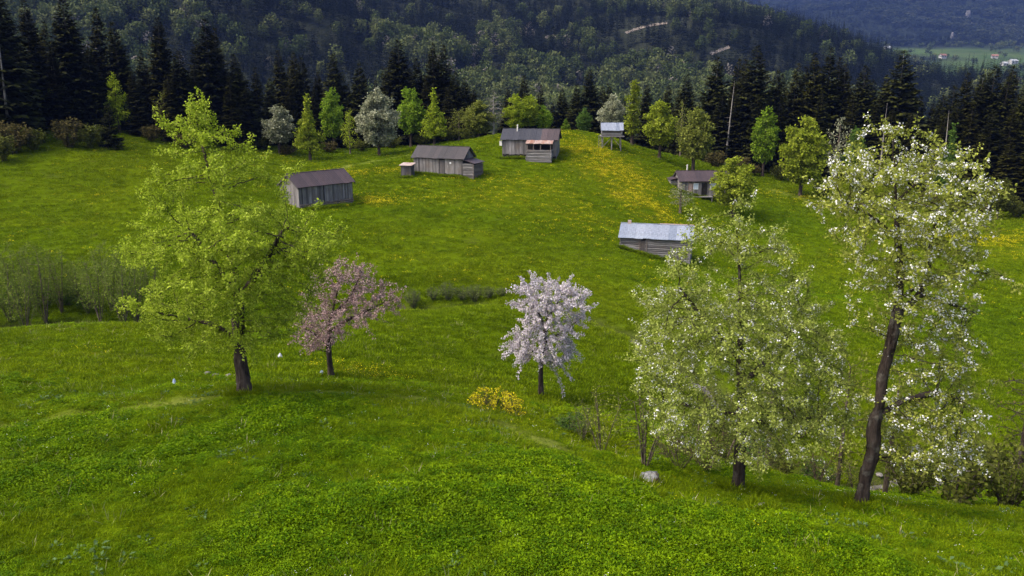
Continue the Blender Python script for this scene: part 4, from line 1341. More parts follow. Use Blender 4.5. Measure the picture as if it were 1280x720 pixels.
# the yellow flowering bush
t = thing('flowering_bush', 'low mounded bush covered in yellow flowers', 'bush', on(620, 33.2), .3)
rng = np.random.default_rng(5)
rows = [(.05, -1.45, 1.45), (.4, -1.45, 1.4), (.75, -1.05, .95), (1.0, -.4, .4)]
att = prof_points(rows, 640, 88, .45, .75, (.4, .4))
nodes, par = [], []
for k in range(16):
    a = rng.random() * 6.283; q = resample([(.45 * math.cos(a) * rng.random(), .4 * math.sin(a) * rng.random(), -.2), (.6 * math.cos(a), .5 * math.sin(a), .45)], .12)
    b = len(nodes)
    for i, v in enumerate(q): nodes.append(v); par.append(-1 if i == 0 else b + i - 1)
NA, PA = colonize(att, nodes, par, .11, .16, seed=4)
r = radii(NA, PA, .005, .022)
V, Fs = tubes(NA, PA, r, flare=1)
link('stems', mesh_np('stems', V, Fs, [M['bark_bush']], smooth=True), t)
V, Fa, S_ = leaves(NA, PA, r, 4, .03, .06, .035, .10, .6, 4)
link('foliage', mesh_np('foliage', V, [Fa], [G['brown']], S_), t)
V, Fa, S_ = leaves(NA, PA, r, 7, .0085, .065, .065, .08, .7, 6, keep=.75)
link('flowers', mesh_np('flowers', V, [Fa], [M['yellow']], S_), t)
t.rotation_euler = (0, R(12), 0)

# shrubs and saplings in and above the stream hollow
for i, (nm, lab, px, D, hh, ww, kd, cl) in enumerate([
    ('bare_shrub', 'thin multi-stemmed bare shrub rising just behind the lichen boulder', 806, 27.5, 3.6, 3.0, 'twiggy', 'alder'),
    ('bare_shrub', 'slim twiggy sapling on the slope between blossom tree and boulder', 752, 31, 3.4, 2.3, 'twiggy', 'olive'),
    ('bare_shrub', 'small pale twiggy sapling beside the slim sapling', 728, 33, 1.9, 1.6, 'twiggy', 'hedge'),
    ('leafy_shrub', 'low olive bush in the hollow behind the bushy pear tree trunk', 868, 33, 2.2, 3.4, 'twiggy', 'brown'),
    ('leafy_shrub', 'brownish low bush in the hollow beside the bare shrub', 838, 31.5, 1.7, 2.4, 'twiggy', 'brown'),
    ('leafy_shrub', 'big dark olive bush filling the hollow beyond the leaning pear tree', 1190, 32, 3.9, 5.0, 'dense', 'dark'),
    ('leafy_shrub', 'feathery olive bush next to the big dark bush in the hollow', 1255, 32, 3.7, 4.2, 'dense', 'dark'),
    ('leafy_shrub', 'olive bush partly hidden behind the leaning pear trunk', 1135, 33, 2.8, 3.2, 'dense', 'dark'),
    ('leafy_shrub', 'green bush on the stream bank in the hollow', 1020, 38, 1.5, 2.6, 'dense', 'green'),
    ('leafy_shrub', 'dark green bush under the bushy pear tree beside the stream', 945, 40, 1.8, 2.8, 'dense', 'green'),
    ('leafy_shrub', 'brown twiggy bush behind the foot of the bushy pear tree', 905, 33.5, 2.4, 3.2, 'twiggy', 'brown'),
    ('leafy_shrub', 'dark bush beside the dim trunk under the bushy pear tree', 975, 36.5, 1.6, 2.4, 'dense', 'dark'),
    ('leafy_shrub', 'dark olive bush between the small hollow tree and the leaning pear', 1068, 33.5, 1.9, 2.6, 'twiggy', 'dark'),
    ('leafy_shrub', 'sparse brown bush on the hollow slope past the stream', 1000, 45, 2.6, 3.6, 'twiggy', 'brown'),
    ('leafy_shrub', 'wide dark bush across the stream behind the bushy pear tree', 900, 44, 2.6, 4.2, 'dense', 'dark'),
    ('leafy_shrub', 'olive bush low in the hollow beside the dark twiggy tree', 1225, 40, 2.2, 3.6, 'dense', 'olive'),
    ('leafy_shrub', 'tangled brown brush just past the grass rim under the bushy pear tree', 884, 30.5, 2.0, 2.8, 'twiggy', 'brown'),
    ('leafy_shrub', 'tangled olive brush between the bushy pear trunk and the stream', 948, 32.5, 2.2, 2.8, 'twiggy', 'dark'),
    ('leafy_shrub', 'tangled dark brush beside the stream bend in the hollow', 1022, 34.5, 2.0, 2.6, 'twiggy', 'brown'),
    ('leafy_shrub', 'thin olive brush on the rim between boulder and bushy pear trunk', 850, 29, 1.7, 2.2, 'twiggy', 'dark'),
    ('leafy_shrub', 'thin green brush on the far bank of the stream hollow', 965, 48, 2.4, 4.0, 'twiggy', 'alder'),
    ('leafy_shrub', 'low green bush at the hollow rim below the slim sapling', 712, 34, .9, 2.0, 'dense', 'green')]):
    place_shrub(nm, lab, px, D, hh, ww, kd, cl, seed=i)
place_tree('bare_tree', 'dark twiggy tree standing in the hollow past the big dark bush', 'tree', 1272, 428, 96, 42, 'bare', 'brown', seed=3)
for o in [o for o in COL.objects if o.parent and o.parent.get('label', '').startswith('dark twiggy tree') and o.name.startswith('trunk')]:
    o.material_slots[0].link = 'OBJECT'; o.material_slots[0].material = M['bark_pear']
place_tree('broadleaf_tree', 'small dark-trunked tree in the hollow between the two pear trees', 'tree', 1046, 420, 90, 35, 'airy', 'olive', seed=5)
place_tree('broadleaf_tree', 'dim dark-trunked tree by the stream behind the bushy pear tree', 'tree', 958, 440, 90, 37.5, 'airy', 'olive', seed=4)
place_tree('broadleaf_tree', 'dark-trunked tree in the hollow directly behind the leaning pear trunk', 'tree', 1105, 430, 80, 35, 'airy', 'olive', seed=6)

# ------------------------------------------------------------------ buildings
M['plank'] = mat_wood('weathered_plank', (.060, .056, .053), (.22, .205, .196))
M['plank_dark'] = mat_wood('dark_weathered_plank', (.032, .030, .031), (.105, .098, .097))
M['log'] = mat_wood('grey_log', (.08, .075, .072), (.22, .21, .20), 'x')
M['log_brown'] = mat_wood('brown_log', (.085, .07, .06), (.18, .15, .132), 'x')
M['roof_brown'] = mat_sheet('brown_roof_sheet', (.027, .018, .019), (.046, .030, .031), (.080, .036, .022), .64)
M['roof_dark'] = mat_sheet('dark_roof_sheet', (.014, .0115, .0125), (.024, .0185, .019), (.055, .030, .02), .68)
M['roof_slate'] = mat_sheet('slate_blue_roof_sheet', (.014, .0148, .021), (.021, .0215, .028), (.04, .03, .026), .7)
M['roof_rust'] = mat_sheet('rusty_roof_sheet', (.20, .10, .06), (.30, .24, .21), (.17, .06, .03), .52)
M['roof_tin'] = mat_sheet('pale_tin_roof_sheet', (.105, .125, .165), (.18, .20, .24), (.12, .08, .058), .68, .45)
M['interior'] = mat_plain('dark_interior', (.012, .011, .010))  # near-black colour stands in for the unlit space indoors
M['pale_paint'] = mat_plain('faded_white_paint', (.55, .55, .53), var=.15)
M['blue_paint'] = mat_plain('faded_blue_paint', (.10, .17, .34), var=.3)
M['stone'] = mat_rock('foundation_stone', (.13, .12, .11), (.32, .30, .28), (.2, .18, .15))
M['glass'] = mat_plain('window_glass', (.35, .42, .48), rough=.15, spec=.6, var=.1)
M['metal_pipe'] = mat_plain('pale_pipe', (.5, .48, .42), rough=.5)
rb = random.Random(3)


def vplanks(mb, x0, x1, y, z0, z1f, w=.21, out=-1, gap=.012, drop=.12):
    """upright boards on the plane y; z1f(x) gives the top"""
    x = x0
    while x < x1 - .03:
        ww = min(w * rb.uniform(.75, 1.3), x1 - x)
        d_ = rb.uniform(0, .022); zb = z0 - rb.uniform(0, drop); sh = min(1, max(0, rb.gauss(.5, .28)))
        ya, yb = sorted((y, y + out * (.03 + d_)))
        za, zb2 = z1f(x), z1f(x + ww - gap)
        mb.hexa([(x, ya, zb), (x + ww - gap, ya, zb), (x + ww - gap, yb, zb), (x, yb, zb), (x, ya, za), (x + ww - gap, ya, zb2), (x + ww - gap, yb, zb2), (x, yb, za)], sh)
        x += ww


def yplanks(mb, y0, y1, x, z0, z1f, w=.21, out=1, gap=.012, drop=.1):
    y = y0
    while y < y1 - .03:
        ww = min(w * rb.uniform(.75, 1.3), y1 - y)
        zb = z0 - rb.uniform(0, drop); sh = min(1, max(0, rb.gauss(.5, .28)))
        xa, xb = sorted((x, x + out * (.03 + rb.uniform(0, .022))))
        a, b = z1f(y), z1f(y + ww - gap)
        mb.hexa([(xa, y, zb), (xb, y, zb), (xb, y + ww - gap, zb), (xa, y + ww - gap, zb), (xa, y, a), (xb, y, a), (xb, y + ww - gap, b), (xa, y + ww - gap, b)], sh)
        y += ww


def hlogs(mb, x0, x1, y, z0, z1, d_=.2):
    """lying logs seen from the front and running past the corner a little"""
    z = z0
    while z < z1 - .04:
        dd = min(d_ * rb.uniform(.85, 1.15), z1 - z); e0, e1 = rb.uniform(.03, .2), rb.uniform(.03, .2)
        mb.bar((x0 - e0, y, z + dd / 2), (x1 + e1, y + rb.uniform(-.02, .02), z + dd / 2), dd * .98, dd * .94, min(1, max(0, rb.gauss(.5, .25))), 7)
        z += dd


def ylogs(mb, y0, y1, x, z0, z1, d_=.2):
    z = z0 + d_ * .5
    while z < z1 - .04:
        dd = min(d_ * rb.uniform(.85, 1.15), z1 - z)
        mb.bar((x, y0 - rb.uniform(.03, .2), z + dd / 2), (x + rb.uniform(-.02, .02), y1 + .1, z + dd / 2), dd * .98, dd * .94, min(1, max(0, rb.gauss(.5, .25))), 7)
        z += dd


def roof_sheets(root, mats, x0, x1, eave, ridge, th=.035, sw=.9, name='roof'):
    """eave / ridge: (y, z) ends of one slope; each sheet is an object under the roof"""
    (ya, za), (yb, zb) = eave, ridge
    L = x1 - x0; n = max(1, round(L / sw)); w = L / n
    key = MB(); ll = math.hypot(yb - ya, zb - za); ny, nz = -(zb - za) / ll, (yb - ya) / ll
    if nz < 0: ny, nz = -ny, -nz
    rf = MB()                                   # battens below carry the sheets
    for k in range(3):
        t = .06 + .42 * k
        rf.bar((x0, ya + (yb - ya) * t - ny * .07, za + (zb - za) * t - nz * .07), (x1, ya + (yb - ya) * t - ny * .07, za + (zb - za) * t - nz * .07), .07)
    roof = rf.build(name, M['plank_dark'], root)
    me = None
    m = 8                                        # corrugated: folded strip with thickness
    for k in range(n):
        if me is None:
            for i in range(m):
                xa, xb = (i / m) * (w + .05), ((i + 1) / m) * (w + .05)
                ua, ub = (.018 if i % 2 else 0), (0 if i % 2 else .018)
                key.hexa([(xa, ya + ny * ua, za + nz * ua), (xb, ya + ny * ub, za + nz * ub), (xb, yb + ny * ub, zb + nz * ub), (xa, yb + ny * ua, zb + nz * ua),
                          (xa, ya + ny * (ua + th), za + nz * (ua + th)), (xb, ya + ny * (ub + th), za + nz * (ub + th)), (xb, yb + ny * (ub + th), zb + nz * (ub + th)), (xa, yb + ny * (ua + th), zb + nz * (ua + th))])
            me = key.mesh('roof_sheet', mats[0])
        s_ = link('roof_sheet', me, roof)
        lift = (k % 2) * .02 + rb.uniform(0, .012)
        sl_ = rb.uniform(-.05, .05)
        s_.location = (x0 + k * w, ny * lift + sl_ * (yb - ya) / ll, nz * lift + sl_ * (zb - za) / ll)
        mt = mats[0](k / n) if callable(mats[0]) else mats[0]
        if len(mats) > 1:
            mt = mats[1] if k / n > mats[2] else mats[0]
            s_.material_slots[0].link = 'OBJECT'; s_.material_slots[0].material = mt
    return roof


def gabled(root, L, W, hw, hr, ov, mats, ox=.3, sw=.9):
    """both roof slopes, ridge cap, rafters' barge boards"""
    h0 = hw - hr * ov / (W / 2)
    a = roof_sheets(root, mats, -L / 2 - ox, L / 2 + ox, (-W / 2 - ov, h0), (0, hw + hr), sw=sw)
    roof_sheets(root, mats, -L / 2 - ox, L / 2 + ox, (W / 2 + ov, h0), (0, hw + hr), sw=sw)
    rc = MB(); rc.bar((-L / 2 - ox, 0, hw + hr + .06), (L / 2 + ox, 0, hw + hr + .06), .16, .07)
    rc.build('ridge_cap', mats[0], root)
    for sx in (-1, 1):
        for sy in (-1, 1):
            bb = MB(); bb.bar((sx * (L / 2 + ox - .04), sy * (W / 2 + ov), h0 - .1), (sx * (L / 2 + ox - .04), 0, hw + hr - .1), .05, .14)
            bb.build('barge_board', M['plank_dark'], root)
    return a


def core(root, L, W, hw, hr, deep=1.2):
    """added near-black shell behind the boards: indoor darkness painted behind the gaps"""
    mb = MB(); l, w = L / 2 - .03, W / 2 - .03
    mb.box(-l, l, -w, w, -deep, hw - .05)
    a, b, c = (-w, hw - .05), (w, hw - .05), (0, hw + hr - .16)
    for sx in (-1, 1):
        mb.poly([(sx * l, a[0], a[1]), (sx * l, b[0], b[1]), (sx * l, c[0], c[1])])
    return mb.build('gap_shade_shell', M['interior'], root)


def seat(px, D, z=None):
    p = on(px, D)
    return p if z is None else np.array([p[0], p[1], z])


# A: brown-roofed barn half hidden behind the lime-green tree
p = pix(413, 258, 101)
bx_, by_ = p[0], p[1]
z = h1(bx_ + 1.5, by_ + 1.5)
t = thing('barn', 'grey plank barn with brown roof behind the big lime-green tree', 'barn', (bx_ - 1.9, by_ + 1.2, z + .1), R(47))
L, W, hw, hr = 8.0, 4.2, 2.75, 1.35
core(t, L, W, hw, hr, 1.6)
mb = MB(); vplanks(mb, -L / 2, -.35, -W / 2, -.3, lambda x: hw - .05); vplanks(mb, -.35, L / 2, -W / 2 - .05, .55, lambda x: hw - .05); mb.build('front_boards', M['plank'], t, 'stuff')
mb = MB(); hlogs(mb, -L / 2 + .2, L / 2 - .15, -W / 2 - .06, -1.3, .5, .22); mb.build('log_base', M['log_brown'], t, 'stuff')
for sx in (-1, 1):
    mb = MB(); yplanks(mb, -W / 2, W / 2, sx * L / 2, -.8, lambda y: hw + hr * (1 - abs(y) / (W / 2)) - .1, out=sx); mb.build('gable_boards', M['plank'], t, 'stuff')
mb = MB(); vplanks(mb, -L / 2, L / 2, W / 2, -.8, lambda x: hw - .05, out=1); mb.build('rear_boards', M['plank'], t, 'stuff')
mb = MB(); mb.box(-.5, -.3, -W / 2 - .12, -W / 2 - .085, -.3, hw - .1, .1); mb.build('corner_post', M['plank_dark'], t)
gabled(t, L, W, hw, hr, .3, [M['roof_brown']])

# B: plank barn with lean-to, outhouse and painted base
p = on(555, 118.5)
t = thing('barn', 'long grey plank barn with dark roof and lean-to on the open slope', 'barn', (p[0], p[1], p[2] - .05), R(-22))
L, W, hw, hr = 8.0, 3.7, 2.45, 1.35
core(t, L, W, hw, hr, 1.8)
mb = MB(); vplanks(mb, -L / 2, .2, -W / 2, .0, lambda x: hw - .05); mb.build('front_boards', M['plank'], t, 'stuff')
mb = MB(); vplanks(mb, .95, L / 2, -W / 2, .1, lambda x: hw - .05); mb.build('front_boards', M['plank'], t, 'stuff')
mb = MB(); vplanks(mb, .25, .92, -W / 2 + .06, .0, lambda x: hw - .45, .3); d_ = mb.build('door', M['plank_dark'], t)
mb = MB(); hlogs(mb, -L / 2, .1, -W / 2 - .04, -.55, .0, .2); mb.build('log_base', M['plank_dark'], t, 'stuff')
for sx in (-1, 1):
    mb = MB(); yplanks(mb, -W / 2, W / 2, sx * L / 2, -.6, lambda y: hw + hr * (1 - abs(y) / (W / 2)) - .1, out=sx); mb.build('gable_boards', M['plank'], t, 'stuff')
mb = MB(); vplanks(mb, -L / 2, L / 2, W / 2, -.6, lambda x: hw - .05, out=1); mb.build('rear_boards', M['plank'], t, 'stuff')
gabled(t, L, W, hw, hr, .35, [M['roof_dark']])
mb = MB(); mb.box(1.9, 2.15, -W / 2 - .075, -W / 2 - .06, 1.5, 1.75); mb.build('notice_plate', M['pale_paint'], t)
# lean-to
x0, x1, ya, yb, hl = L / 2 + .12, L / 2 + 1.7, -W / 2 + .05, W / 2 - .5, 1.75
lt = MB(); lt.box(x0 + .05, x1 - .05, ya + .08, yb - .08, -1.0, hl - .1); lean = lt.build('lean_to', M['interior'], t)
mb = MB(); hlogs(mb, x0, x1 - .1, ya, -.6, hl - .1, .2); mb.build('lean_to_front', M['log'], lean, 'stuff')
mb = MB(); ylogs(mb, ya, yb, x1 - .05, -.6, hl - .25, .2); mb.build('lean_to_end', M['log_brown'], lean, 'stuff')
mb = MB(); mb.hexa([(x0 - .2, ya - .3, hl + .45), (x1 + .3, ya - .3, hl - .12), (x1 + .3, yb + .2, hl - .12), (x0 - .2, yb + .2, hl + .45), (x0 - .2, ya - .3, hl + .5), (x1 + .3, ya - .3, hl - .07), (x1 + .3, yb + .2, hl - .07), (x0 - .2, yb + .2, hl + .5)])
mb.build('lean_to_roof', M['roof_brown'], lean)
# painted base boards under the barn's low end
mb = MB()
for k in range(9):
    mb.box(-L / 2 - .05 + k * .36, -L / 2 + .27 + k * .36, -W / 2 - .22, -W / 2 - .17, -1.35 + .03 * k, -.58, .5)
o = mb.build('painted_skirting', M['pale_paint'], t, 'stuff'); o['label'] = 'white and blue painted base boards'
mb = MB()
for k in range(5):
    mb.box(-L / 2 + .12 + k * .5, -L / 2 + .34 + k * .5, -W / 2 - .245, -W / 2 - .224, -1.0 + (k % 2) * .2, -.78 + (k % 2) * .18, .5)
mb.build('blue_patch', M['blue_paint'], t, 'stuff')

p = on(510, 116.5)
t = thing('outhouse', 'tiny grey plank outhouse with rusty lid roof beside the long plank barn', 'outhouse', (p[0], p[1], p[2]), R(-14))
mb = MB(); mb.box(-.72, .72, -.62, .62, -.5, 1.55); mb.build('gap_shade_shell', M['interior'], t)
mb = MB(); vplanks(mb, -.78, .78, -.66, -.1, lambda x: 1.6, .2); mb.build('front_boards', M['plank_dark'], t, 'stuff')
for sx in (-1, 1):
    mb = MB(); yplanks(mb, -.62, .62, sx * .745, -.1, lambda y: 1.6, .2, out=sx); mb.build('side_boards', M['plank_dark'], t, 'stuff')
mb = MB(); vplanks(mb, -.78, .78, .66, -.1, lambda x: 1.6, .2, out=1); mb.build('rear_boards', M['plank_dark'], t, 'stuff')
mb = MB(); mb.hexa([(-.98, -.95, 1.62), (.98, -.95, 1.62), (.98, .85, 1.85), (-.98, .85, 1.85), (-.98, -.95, 1.68), (.98, -.95, 1.68), (.98, .85, 1.91), (-.98, .85, 1.91)]); mb.build('roof', M['roof_rust'], t)
mb = MB(); mb.box(-.25, .3, -.735, -.715, .0, 1.4, .2); dd = mb.build('door', M['plank_dark'], t)

# C: hut with porch
p = on(664, 126.5)
t = thing('hut', 'grey plank hut with slate-blue roof and rust-roofed porch on the hilltop', 'hut', (p[0], p[1], p[2] + .05), R(-10))
L, W, hw, hr = 8.4, 4.2, 2.3, 1.35
core(t, L, W, hw, hr, 1.3)
mb = MB(); vplanks(mb, -L / 2, -.15, -W / 2, -.05, lambda x: hw - .05, .26); mb.build('front_boards', M['plank'], t, 'stuff')
mb = MB(); vplanks(mb, 3.65, L / 2, -W / 2, -.3, lambda x: hw - .05, .26); mb.build('front_boards', M['plank'], t, 'stuff')
for sx in (-1, 1):
    mb = MB(); yplanks(mb, -W / 2, W / 2, sx * L / 2, -.6, lambda y: hw + hr * (1 - abs(y) / (W / 2)) - .1, out=sx); mb.build('gable_boards', M['log'], t, 'stuff')
mb = MB(); vplanks(mb, -L / 2, L / 2, W / 2, -.6, lambda x: hw - .05, out=1); mb.build('rear_boards', M['plank'], t, 'stuff')
gabled(t, L, W, hw, hr, .35, [M['roof_slate'], M['roof_brown'], .68])
x0, x1, y0, y1 = -.1, 3.6, -W / 2 - 1.7, -W / 2 - .06
pr = MB(); pr.box(x0 + .1, x1 - .1, y0 + .1, y1, -1.2, .72); porch = pr.build('porch', M['interior'], t)
mb = MB(); hlogs(mb, x0, x1, y0, -1.15, .75, .24); mb.build('porch_front', M['log'], porch, 'stuff')
mb = MB(); ylogs(mb, y0, y1 - .1, x1, -1.15, .75, .24); mb.build('porch_end', M['log'], porch, 'stuff')
mb = MB(); ylogs(mb, y0, y1 - .1, x0, -1.15, .75, .24); mb.build('porch_end', M['log'], porch, 'stuff')
for xx in (x0 + .05, x0 + 1.0, x0 + 2.1, x1 - .05):
    mb = MB(); mb.bar((xx, y0 + .02, .7), (xx, y0 + .02, 1.62), .13, shade=.5); mb.build('porch_post', M['log_brown'], porch)
mb = MB(); mb.bar((x0, y0 + .02, 1.66), (x1, y0 + .02, 1.66), .12); mb.build('porch_beam', M['log_brown'], porch)
roof_sheets(t, [M['roof_rust']], x0 - .2, x1 + .2, (y0 - .3, 1.66), (y1 + .1, 2.15), name='porch_roof', sw=.62)
mb = MB(); mb.bar((-2.1, -.5, 3.0), (-2.1, -.5, 4.35), .22, n=8); mb.build('chimney_pipe', M['metal_pipe'], t)
mb = MB(); mb.box(-L / 2 - .45, -L / 2 - .05, -W / 2 - .2, -W / 2 + .3, 1.2, 1.9); mb.build('side_panel', M['metal_pipe'], t)
mb = MB(); mb.box(-.55, -.18, -W / 2 - .075, -W / 2 - .06, 1.75, 2.1); o = mb.build('board_patch', M['roof_rust'], t)

# D: granary on stilts
p = on(764, 132)
t = thing('stilt_granary', 'small plank granary on tall stilts with pale tin roof', 'granary', (p[0], p[1], p[2]), R(-4))
L, W, zb, hw, hr = 3.1, 2.6, 1.75, 2.95, .95
for ix, xx in enumerate((-L / 2 + .12, 0, L / 2 - .12)):
    for yy in (-W / 2 + .12, W / 2 - .12):
        mb = MB(); mb.bar((xx * 1.04, yy * 1.04, -.5), (xx, yy, zb), .17, n=6, shade=rb.random()); mb.build('stilt', M['plank'], t)
mb = MB(); mb.bar((-L / 2 + .12, -W / 2 + .1, .2), (-.1, -W / 2 + .1, 1.6), .09); mb.build('brace', M['plank'], t)
mb = MB(); mb.bar((L / 2 - .12, -W / 2 + .1, .2), (.1, -W / 2 + .1, 1.6), .09); mb.build('brace', M['plank'], t)
mb = MB(); mb.box(-L / 2 - .35, L / 2 + .45, -W / 2 - .2, W / 2 + .2, zb, zb + .14, .6); mb.build('floor_deck', M['plank'], t)
mb = MB(); mb.box(-L / 2 + .06, L / 2 - .06, -W / 2 + .06, W / 2 - .06, zb + .14, hw); mb.build('gap_shade_shell', M['interior'], t)
mb = MB(); hlogs(mb, -L / 2, L / 2, -W / 2, zb + .16, hw, .2); hlogs(mb, -L / 2, L / 2, W / 2, zb + .16, hw, .2); ylogs(mb, -W / 2, W / 2, -L / 2, zb + .16, hw, .2); ylogs(mb, -W / 2, W / 2, L / 2, zb + .16, hw, .2)
mb.build('log_wall', M['log'], t, 'stuff')
for sx in (-1, 1):
    mb = MB(); yplanks(mb, -W / 2, W / 2, sx * (L / 2 - .05), hw - .05, lambda y: hw + hr * (1 - abs(y) / (W / 2)) - .08, out=sx); mb.build('gable_boards', M['plank_dark'], t, 'stuff')
gabled(t, L, W, hw, hr, .3, [M['roof_tin']], ox=.25, sw=.6)
mb = MB()
for k in range(6): mb.bar((-L / 2 - .55, -W / 2 - .2 + .02 * k, .05 + .3 * k), (-L / 2 - .15, -W / 2 - .2 + .02 * k, .05 + .3 * k), .05)
mb.bar((-L / 2 - .58, -W / 2 - .2, -.3), (-L / 2 - .58, -W / 2 - .05, 2.0), .06); mb.bar((-L / 2 - .12, -W / 2 - .2, -.3), (-L / 2 - .12, -W / 2 - .05, 2.0), .06)
mb.build('ladder', M['plank'], t)

# E: brown-roofed cabin
p = on(876, 124)
t = thing('cabin', 'low cabin with brown roof and pale chimney pipe beside the round green tree', 'cabin', (p[0], p[1], p[2]), R(2))
L, W, hw, hr = 7.6, 4.4, 2.2, 1.15
core(t, L, W, hw, hr, 1.4)
mb = MB(); vplanks(mb, -L / 2, L / 2, -W / 2, -.2, lambda x: hw - .05, .24); mb.build('front_boards', M['plank'], t, 'stuff')
for sx in (-1, 1):
    mb = MB(); yplanks(mb, -W / 2, W / 2, sx * L / 2, -.6, lambda y: hw + hr * (1 - abs(y) / (W / 2)) - .1, out=sx); mb.build('gable_boards', M['plank'], t, 'stuff')
mb = MB(); vplanks(mb, -L / 2, L / 2, W / 2, -.6, lambda x: hw - .05, out=1); mb.build('rear_boards', M['plank'], t, 'stuff')
gabled(t, L, W, hw, hr, .4, [M['roof_brown']])
for k, xx in enumerate((-1.75, .9)):
    mb = MB(); mb.box(xx, xx + .62, -W / 2 - .085, -W / 2 - .066, .85, 1.65); wd = mb.build('window', M['glass'], t)
    mb = MB(); mb.box(xx - .07, xx, -W / 2 - .12, -W / 2 - .06, .78, 1.72); mb.box(xx + .62, xx + .69, -W / 2 - .12, -W / 2 - .06, .78, 1.72); mb.box(xx + .003, xx + .617, -W / 2 - .12, -W / 2 - .06, 1.652, 1.72); mb.box(xx + .003, xx + .617, -W / 2 - .12, -W / 2 - .06, .78, .848); mb.box(xx + .29, xx + .33, -W / 2 - .11, -W / 2 - .087, .85, 1.65)
    mb.build('window_frame', M['pale_paint'], wd)
mb = MB(); vplanks(mb, -.55, .3, -W / 2 - .07, -.1, lambda x: 1.75, .3); mb.build('door', M['interior'], t)
mb = MB(); vplanks(mb, -2.55, -1.95, -W / 2 - .07, .3, lambda x: 1.7, .3); mb.build('shutter', M['roof_rust'], t)
mb = MB(); mb.box(-1.6, 1.0, -W / 2 - 1.1, -W / 2 - .1, -.32, -.2, .7); mb.build('porch_deck', M['log'], t)
for xx in (-1.5, .9):
    mb = MB(); mb.bar((xx, -W / 2 - 1.0, -1.2), (xx, -W / 2 - 1.0, -.33), .12); mb.build('deck_post', M['log'], t)
mb = MB(); mb.bar((-2.2, .6, 2.7), (-2.2, .6, 4.3), .2, n=8); mb.build('chimney_pipe', M['metal_pipe'], t)
x0 = -L / 2 - 1.0
mb = MB(); mb.box(x0 + .05, -L / 2 - .08, -.2, W / 2 - .2, -.8, 1.9); an = mb.build('side_annex', M['interior'], t)
mb = MB(); hlogs(mb, x0, -L / 2 - .12, -.24, -.5, 1.9, .2); ylogs(mb, -.2, W / 2 - .2, x0, -.5, 1.9, .2); mb.build('annex_wall', M['log'], an, 'stuff')
mb = MB(); mb.hexa([(x0 - .2, -.5, 2.0), (-L / 2 - .06, -.5, 2.25), (-L / 2 - .06, W / 2, 2.25), (x0 - .2, W / 2, 2.0), (x0 - .2, -.5, 2.06), (-L / 2 - .06, -.5, 2.31), (-L / 2 - .06, W / 2, 2.31), (x0 - .2, W / 2, 2.06)]); mb.build('annex_roof', M['roof_brown'], an)

# F: tin-roofed log barn in the lower field
p = on(820, 95.5)
t = thing('barn', 'low log barn with pale blue tin roof in the lower field', 'barn', (p[0], p[1], p[2] + .1), R(-15))
L, W, hw, hr = 8.2, 4.0, 2.2, 1.15
core(t, L, W, hw, hr, 1.8)
mb = MB(); hlogs(mb, -L / 2, -1.75, -W / 2, -1.2, hw - .1, .21); mb.build('log_wall', M['log'], t, 'stuff')
mb = MB(); hlogs(mb, -1.0, L / 2, -W / 2, -1.2, hw - .1, .21); mb.build('log_wall', M['log'], t, 'stuff')
mb = MB(); hlogs(mb, -1.6, -1.15, -W / 2, -1.2, .1, .21); mb.build('door_sill', M['log'], t, 'stuff')
mb = MB(); vplanks(mb, -1.7, -1.05, -W / 2 - .02, .1, lambda x: 1.7, .3); mb.build('door', M['plank_dark'], t)
mb = MB(); mb.box(-1.85, -1.72, -W / 2 - .16, -W / 2 - .1, .05, 1.85, .3); mb.box(-1.03, -.9, -W / 2 - .16, -W / 2 - .1, .05, 1.85, .3); mb.build('door_frame', M['log_brown'], t)
for sx in (-1, 1):
    mb = MB(); ylogs(mb, -W / 2, W / 2, sx * L / 2, -1.2, hw - .1, .21); mb.build('end_logs', M['log'], t, 'stuff')
    mb = MB(); yplanks(mb, -W / 2 + .1, W / 2 - .1, sx * (L / 2 - .02), hw - .1, lambda y: hw + hr * (1 - abs(y) / (W / 2)) - .1, out=sx); mb.build('gable_boards', M['plank'], t, 'stuff')
mb = MB(); hlogs(mb, -L / 2, L / 2, W / 2, -1.2, hw - .1, .21); mb.build('log_wall', M['log'], t, 'stuff')
gabled(t, L, W, hw, hr, .4, [M['roof_tin']], sw=.95)
mb = MB(); mb.box(.3, L / 2 + .25, .02, .32, hw + hr + .09, hw + hr + .13); mb.build('rusty_ridge_flashing', M['roof_rust'], t)
mb = MB(); mb.box(-L / 2 + .55, -L / 2 + .95, -.15, .2, hw + hr - .15, hw + hr + .4); mb.build('chimney', M['roof_rust'], t)


# ------------------------------------------------------------------ stones, rags, stream
def rock_mesh(name, sx, sy, sz, seed, mat, n=22):
    rng = np.random.default_rng(seed)
    u = np.linspace(0, 2 * math.pi, n, endpoint=False); v = np.linspace(-math.pi / 2, math.pi / 2, n // 2)
    V = []
    for b in v:
        for a in u:
            q = np.array([math.cos(a) * math.cos(b), math.sin(a) * math.cos(b), math.sin(b)])
            V.append(q)
    V = np.array(V)
    rr = np.ones(len(V))
    for k in range(9):                                   # chop facets
        nv = rvec(1, .3, rng)[0]; dd = .62 + .3 * rng.random()
        pr_ = V @ nv
        rr = np.minimum(rr, np.where(pr_ > .05, dd / np.maximum(pr_, .05), 9))
    V = V * rr[:, None] * (1 + .05 * rng.normal(size=len(V)))[:, None] * np.array([sx, sy, sz])
    m = len(v); i = np.arange(n * m).reshape(m, n)
    f = np.stack([i[:-1], np.roll(i[:-1], -1, 1), np.roll(i[1:], -1, 1), i[1:]], -1).reshape(-1, 4)
    return mesh_np(name, V, [f], [mat], smooth=False)


